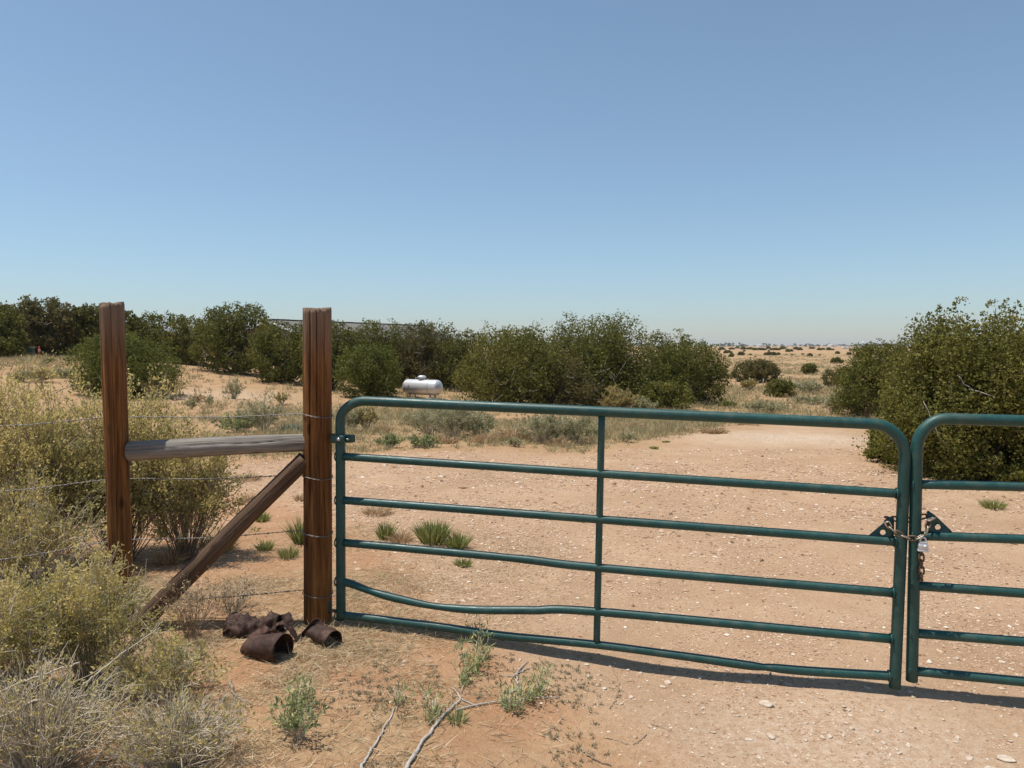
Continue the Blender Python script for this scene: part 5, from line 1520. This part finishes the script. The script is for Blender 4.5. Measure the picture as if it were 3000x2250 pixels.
while cnt < 90:
    y = 1930 + 320 * ext.random(); x = ext.uniform(1500, 3000)
    if y < 1905 + (x - 1500) * 0.10: continue
    if poly_sd(*G(x, y)[:2], ROAD)[0] < 0.1: continue
    stone_obj(x, y, ext.uniform(9, 22), 'small pale pebble lying loose on the gravel in front of the gate', 'small pale pebbles on the gravel', ext.uniform(0.3, 0.6)); cnt += 1

# ------------------------------------------------------------------ propane tank
tp = G(1238, 1168); td = tp[1] / F
tank = empty('propane_tank', tp, math.radians(-30))
tag(tank, 'silver horizontal gas tank with a dome lid in front of the junipers', 'tank')
Rr = 22.5 * td; Lh = 66 * td; zc = 0.16 + Rr
th = np.linspace(0, math.pi / 2, 12)
prof = [(math.sin(t) * Rr, -(Lh - Rr * 0.62) - math.cos(t) * Rr * 0.62) for t in th] + [(math.sin(t) * Rr, (Lh - Rr * 0.62) + math.cos(t) * Rr * 0.62) for t in th[::-1]]
V, Fs = lathe(prof, 48, 'x'); body = mk('shell', V + np.array((0, 0, zc)), Fs, M['silver'], tank, True)
for xx in (-(Lh - Rr * 0.62), (Lh - Rr * 0.62) * 0.62):
    V, Fs = lathe([(Rr * 1.0, xx - 0.018), (Rr * 1.012, xx - 0.01), (Rr * 1.012, xx + 0.01), (Rr * 1.0, xx + 0.018)], 48, 'x')
    mk('weld_seam', V + np.array((0, 0, zc)), Fs[:1], M['tank_mark'], body, True)
dr = Rr * 0.56
V, Fs = lathe([(dr * 0.72, -0.12), (dr * 0.72, dr * 0.40), (dr * 0.78, dr * 0.42)], 28); dome = mk('dome_collar', V + np.array((-0.03, 0, zc + Rr * 0.97)), Fs, M['silver'], tank, True)
V, Fs = lathe([(dr * 0.86, dr * 0.36), (dr * 1.02, dr * 0.38), (dr * 1.02, dr * 0.62), (dr * 0.9, dr * 0.84), (dr * 0.55, dr * 1.0), (0.01, dr * 1.05)], 28); mk('dome_lid', V + np.array((-0.03, 0, zc + Rr * 0.97)), Fs, M['silver'], dome, True)
for xx, hh in ((-Lh * 0.36, 0.09), (Lh * 0.30, 0.035), (-Lh * 0.8, 0.05)):
    V, Fs = sweep(lin(np.array((xx, 0, zc + Rr * 0.96)), np.array((xx, 0, zc + Rr + hh)), 3)[None], 0.022, 8); mk('valve', V, Fs, M['tank_mark'], body)
V, Fs = box((Lh * 0.20, -Rr * 1.0, zc + 0.0), (0.30, 0.012, 0.16), 0.004); mk('name_plate', V, Fs, M['silver'], body)
for xx in (-Lh * 0.55, Lh * 0.55):
    for yy in (-1, 1):
        V, Fs = box((xx, yy * Rr * 0.55, 0.14), (0.07, 0.07, 0.30), 0.008); mk('leg', V, Fs, M['tank_mark'], tank)
    V, Fs = box((xx, 0, 0.0), (0.32, Rr * 1.7, 0.10), 0.01); mk('concrete_pad', V, Fs, M['concrete'], tank)

# ------------------------------------------------------------------ utility box and marker
ub = G(83, 1050); s = ub[1] / F
ubx = empty('utility_box', ub, math.radians(24))
tag(ubx, 'dark green utility box with a pale lid in front of the left trees', 'utility box')
V, Fs = box((0, 0, 14 * s), (30 * s, 26 * s, 26 * s), 0.02); ubb = mk('cabinet', V, Fs, M['box_green'], ubx)
V, Fs = box((0, 0, 28.2 * s), (32 * s, 28 * s, 2.6 * s), 0.02); mk('lid', V, Fs, M['box_lid'], ubx)
V, Fs = box((0, -13.1 * s, 14 * s), (26 * s, 0.6 * s, 20 * s), 0.004); dr_ = mk('door_panel', V, Fs, M['box_green'], ubb)
V, Fs = box((10 * s, -13.8 * s, 14 * s), (1.2 * s, 1.0 * s, 4 * s), 0.004); mk('door_handle', V, Fs, M['dark'], ubb)
V, Fs = box((0, 0, -0.2 * s), (36 * s, 32 * s, 2.4 * s), 0.01); mk('concrete_pad', V, Fs, M['concrete'], ubx)
mp = G(116, 1048); mp_r = empty('marker_post', mp)
tag(mp_r, 'red warning marker post with a small sign beside the green utility box', 'marker post')
s = mp[1] / F
V, Fs = box((0, 0, 16 * s), (4.6 * s, 1.2 * s, 34 * s), 0.01); mk('post', V, Fs, M['red'], mp_r)
V, Fs = box((0.6 * s, -0.9 * s, 20 * s), (8 * s, 0.5 * s, 7 * s), 0.004); sg = mk('sign_plate', V, Fs, M['sign_face'], mp_r)
V, Fs = merge([box((0.6 * s, -1.25 * s, (18.4 + k * 1.6) * s), (5.5 * s, 0.15 * s, 0.5 * s)) for k in range(3)]); mk('sign_lines', V, Fs, M['red'], sg)

# ------------------------------------------------------------------ houses behind the trees
def gable_house(name, label, A, B, width, wall_h, roof_m, ridge_z, ang_extra=0.0):
    A = np.asarray(A, float); B = np.asarray(B, float)
    ax = norm(B - A); pr_ = np.array((-ax[1], ax[0], 0)); L = np.linalg.norm(B - A); mid = (A + B) / 2
    zg = float(terrain(mid[0], mid[1])) - 0.1
    e = empty(name, (mid[0], mid[1], zg), math.atan2(ax[1], ax[0]))
    tag(e, label, 'house', 'houses hidden behind the junipers')
    zr = ridge_z - zg; ze = wall_h; hw = width / 2; ov = 0.45
    V = np.array([(-L / 2, -hw, 0), (L / 2, -hw, 0), (L / 2, hw, 0), (-L / 2, hw, 0), (-L / 2, -hw, ze), (L / 2, -hw, ze), (L / 2, hw, ze), (-L / 2, hw, ze), (-L / 2, 0, zr - 0.15), (L / 2, 0, zr - 0.15)])
    mk('wall', V, [np.array([(0, 1, 5, 4), (2, 3, 7, 6)]), np.array([(1, 2, 6, 9, 5), (3, 0, 4, 8, 7)])], M['pale_wall'], e)
    rs = []
    sl = (zr - ze) / hw
    for sgn in (-1, 1):
        y1 = sgn * (hw + ov); z1 = zr - sl * (hw + ov); Lx = L / 2 + 0.4; t = 0.12
        rs.append((np.array([(-Lx, 0, zr), (Lx, 0, zr), (Lx, y1, z1), (-Lx, y1, z1), (-Lx, 0, zr - t), (Lx, 0, zr - t), (Lx, y1, z1 - t), (-Lx, y1, z1 - t)]),
                   [np.array([(0, 1, 2, 3), (7, 6, 5, 4), (3, 2, 6, 7), (0, 3, 7, 4), (1, 5, 6, 2)])]))
    rf = None
    for k, (V, Fs) in enumerate(rs):
        rf = mk('roof', V, Fs, roof_m, e)
    n = int(L / 0.9)
    V0, F0 = box((0, 0, 0), (0.86, 0.34, 0.05), 0.01)
    proto = None
    for k in range(n):
        o = mk('ridge_cap', V0, F0, M['ridge'], rf) if proto is None else link(proto.copy(), rf)
        proto = proto or o
        o.location = (-L / 2 + 0.45 + k * 0.9, 0, zr + 0.025 + 0.01 * (k % 2))
    for sgn in (-1, 1):
        V, Fs = box((sgn * (L / 2 + 0.42), 0, zr - 0.12), (0.04, 0.1, 0.2))
        V = np.array([(sgn * (L / 2 + 0.42), 0, zr - 0.02), (sgn * (L / 2 + 0.42), -hw - ov, zr - sl * (hw + ov) - 0.02), (sgn * (L / 2 + 0.42), -hw - ov, zr - sl * (hw + ov) - 0.24), (sgn * (L / 2 + 0.42), 0, zr - 0.24), (sgn * (L / 2 + 0.42), hw + ov, zr - sl * (hw + ov) - 0.24), (sgn * (L / 2 + 0.42), hw + ov, zr - sl * (hw + ov) - 0.02)])
        V = np.concatenate([V, V + np.array((sgn * 0.03, 0, 0))])
        mk('barge_board', V, [np.array([(0, 1, 2, 3), (0, 3, 4, 5), (9, 8, 7, 6), (11, 10, 9, 6), (0, 6, 7, 1), (0, 5, 11, 6)])], M['metal_roof'], e)
    for k in range(4):
        xx = -L / 2 + (k + 0.7) * L / 4.4
        V, Fs = box((xx, -hw - 0.02, 1.45), (1.2, 0.06, 1.1), 0.01); wv = mk('window', V, Fs, M['white'], e)
        V, Fs = box((xx, -hw - 0.056, 1.45), (1.04, 0.02, 0.94)); mk('pane', V, Fs, M['dark'], wv)
    return e
rA = P(792, 934, 54.0); rB = P(1222, 955, 70.0)
gable_house('ranch_house', 'long low house with a grey shingle roof behind the junipers', rA, rB, 9.0, 2.5, M['shingle'], (rA[2] + rB[2]) / 2)
rA = P(375, 948, 78.0); rB = P(470, 950, 84.0)
gable_house('outbuilding', 'small outbuilding with a pale roof seen right of the slimmer post', rA, rB, 5.0, 2.2, M['metal_roof'], rA[2])

# ------------------------------------------------------------------ far things on the plain
fp = empty('far_fence_post', G(2312, 1150)); s = fp.location[1] / F
V, Fs = sweep(np.array([[(0, 0, -0.1), (0.01, 0, 22 * s), (0.01, 0, 46 * s)]]), np.array([[4.0 * s / 2, 3.9 * s / 2, 3.8 * s / 2]]), 10); mk('wood', V, Fs, M['brown_pole'], fp)
V, Fs = sweep(np.array([[(-2.4 * s, 0, 34 * s), (2.4 * s, -0.3 * s, 34 * s)]]), 0.25 * s, 4); mk('staple', V, Fs, M['wire'], fp)
tag(fp, 'lone thick brown fence post out on the plain', 'post', 'far fence posts on the plain')
for (x, y0, y1, lb) in ((2281, 1128, 1101, 'thin pale fence stake left of the thick far post'), (2236, 1128, 1108, 'thin pale fence stake right under the big brownish bush'), (2195, 1124, 1104, 'thin pale fence stake under the middle of the brownish bush'), (2156, 1122, 1108, 'thin pale fence stake under the left end of the brownish bush'), (2328, 1128, 1114, 'thin pale fence stake right of the thick far post')):
    g = G(x, y0); s = g[1] / F
    e = empty('fence_stake', g)
    V, Fs = sweep(np.array([[(0, 0, -0.1), (0.0, 0, (y0 - y1) * s * 0.5), (0.005, 0, (y0 - y1) * s)]]), 0.024, 5); mk('stake', V, Fs, M['twig'], e)
    V, Fs = box((0, -0.03, (y0 - y1) * s * 0.8), (0.05, 0.02, 0.03)); mk('wire_clip', V, Fs, M['wire'], e)
    tag(e, lb, 'stake', 'far fence posts on the plain')

def far_box(name, label, px, py, w, h, d, cat, group, wheels=False, roof='flat'):
    g = G(px, py); s = g[1] / F; W_m, H_m = w * s, h * s
    e = empty(name, g); tag(e, label, cat, group)
    lift = 0.18 * H_m if wheels else 0
    V, Fs = box((0, 0, lift + (H_m - lift) * 0.45), (W_m, d, (H_m - lift) * 0.9), 0.05); mk('body' if wheels else 'wall', V, Fs, M['white'], e)
    if wheels:
        V, Fs = box((0, 0, H_m * 0.95 + 0.02), (W_m * 0.98, d * 0.98, 0.10), 0.03); mk('roof', V, Fs, M['metal_roof'], e)
        for xx in (-0.32, 0.32):
            V, Fs = sweep(np.array([[(xx * W_m, -d * 0.52, lift * 0.9), (xx * W_m, d * 0.52, lift * 0.9)]]), lift * 0.95, 10); mk('wheel', V, Fs, M['dark'], e)
    else:
        a = W_m / 2 + 0.3; b = d / 2 + 0.3; z0 = H_m * 0.72; z1 = H_m
        V = np.array([(-a, -b, z0), (a, -b, z0), (a, b, z0), (-a, b, z0), (-a * 0.9, 0, z1), (a * 0.9, 0, z1)])
        mk('roof', V, [np.array([(0, 1, 5, 4), (2, 3, 4, 5), (3, 2, 1, 0)]), np.array([(1, 2, 5), (3, 0, 4)])], M['metal_roof'], e)
        V, Fs = box((0, -d / 2 - 0.02, H_m * 0.35), (W_m * 0.12, 0.06, H_m * 0.5)); mk('door', V, Fs, M['dark'], e)
    return e
TG2 = 'white trailers parked in a row far out on the plain'
for k, (x, w, h, lb) in enumerate(((2474, 11, 6.5, 'leftmost white trailer of the far row left of the right hand junipers'), (2486, 8, 5, 'second white trailer from the left in the far row'), (2517, 12, 7, 'third white trailer from the left, below the water tower'), (2533, 9, 4.5, 'fourth white trailer from the left in the far row'), (2549, 12, 6.5, 'fifth white trailer from the left in the far row'), (2563, 13, 6.5, 'rightmost white trailer of the far row next to the juniper'))):
    far_box('trailer', lb, x, 1021.5, w, h, 2.6, 'trailer', TG2, True)
far_box('trailer', 'low white trailer among the far bushes at the middle of the plain', 2264, 1024.5, 15, 4, 2.6, 'trailer', TG2, True)
BG = 'white buildings on the horizon'
far_box('far_building', 'white building on the horizon left of the middle of the plain', 2226, 1016.5, 13, 7, 14, 'building', BG)
far_box('far_building', 'smaller white building on the horizon right of the first one', 2304, 1016, 6, 6, 10, 'building', BG)
far_box('far_building', 'wide white building on the horizon left of the water tower', 2436, 1016, 14, 8, 16, 'building', BG)
g = P(2528, 1014, 1500.0); g[2] = terrain(g[0], g[1]); s = 1500 / F
wt = empty('water_tower', g); tag(wt, 'pale water tower standing on the far horizon', 'water tower')
V, Fs = lathe([(0.2, 15 * s * 0.62), (3.2 * s, 15 * s * 0.66), (3.6 * s, 15 * s * 0.8), (3.0 * s, 15 * s * 0.93), (0.3, 15 * s)], 20); mk('tank', V, Fs, M['white'], wt, True)
for a in (0.6, 2.2, 3.8, 5.3):
    V, Fs = sweep(np.array([[(math.cos(a) * 3.2 * s, math.sin(a) * 3.2 * s, -0.5), (math.cos(a) * 2.6 * s, math.sin(a) * 2.6 * s, 15 * s * 0.7)]]), 0.22, 6); mk('leg', V, Fs, M['white'], wt)

# distant wood along the horizon
rng = np.random.default_rng(600)
nC = 900
Yc = rng.uniform(1250, 2600, nC); Xc = Yc * rng.uniform(-0.95, 0.95, nC)
hC = rng.uniform(2.0, 6.5, nC) * (0.7 + 0.6 * (vnoise(Xc / 120, Yc / 300, 5) + 0.5)); wC = hC * rng.uniform(1.0, 2.2, nC)
per = 26; i = np.repeat(np.arange(nC), per); n = len(i)
u = norm(rng.normal(size=(n, 3))); Pn = np.stack([Xc[i], Yc[i], terrain(Xc, Yc)[i] + hC[i] * 0.45], -1) + u * np.stack([wC[i] * 0.5, wC[i] * 0.5, hC[i] * 0.45], -1) * (0.5 + 0.5 * rng.random(n))[:, None]
V, q = cards(Pn, u + np.array((0, 0, 0.5)), hC[i] * 0.5, hC[i] * 0.45, rng, 0.1)
fw = mk('distant_wood', V, [q], M['far_wood'], None, False, np.repeat(rng.random(nC)[i], 4))
tag(fw, 'thin dark line of trees along the far horizon', 'trees', kind='stuff')

# ------------------------------------------------------------------ air
V, Fs = box((0, 1500, 10), (9000, 7400, 24))
hm, nt, out = new_mat('thin_haze')
pv = nt.nodes.new('ShaderNodeVolumePrincipled')
pv.inputs['Density'].default_value = 0.00012
pv.inputs['Color'].default_value = (0.97, 0.98, 1.0, 1)
pv.inputs['Anisotropy'].default_value = 0.2
nt.links.new(pv.outputs['Volume'], out.inputs['Volume'])
hz = mk('haze', V, Fs, hm)
tag(hz, 'thin pale haze in the air over the plain', 'haze', kind='stuff')
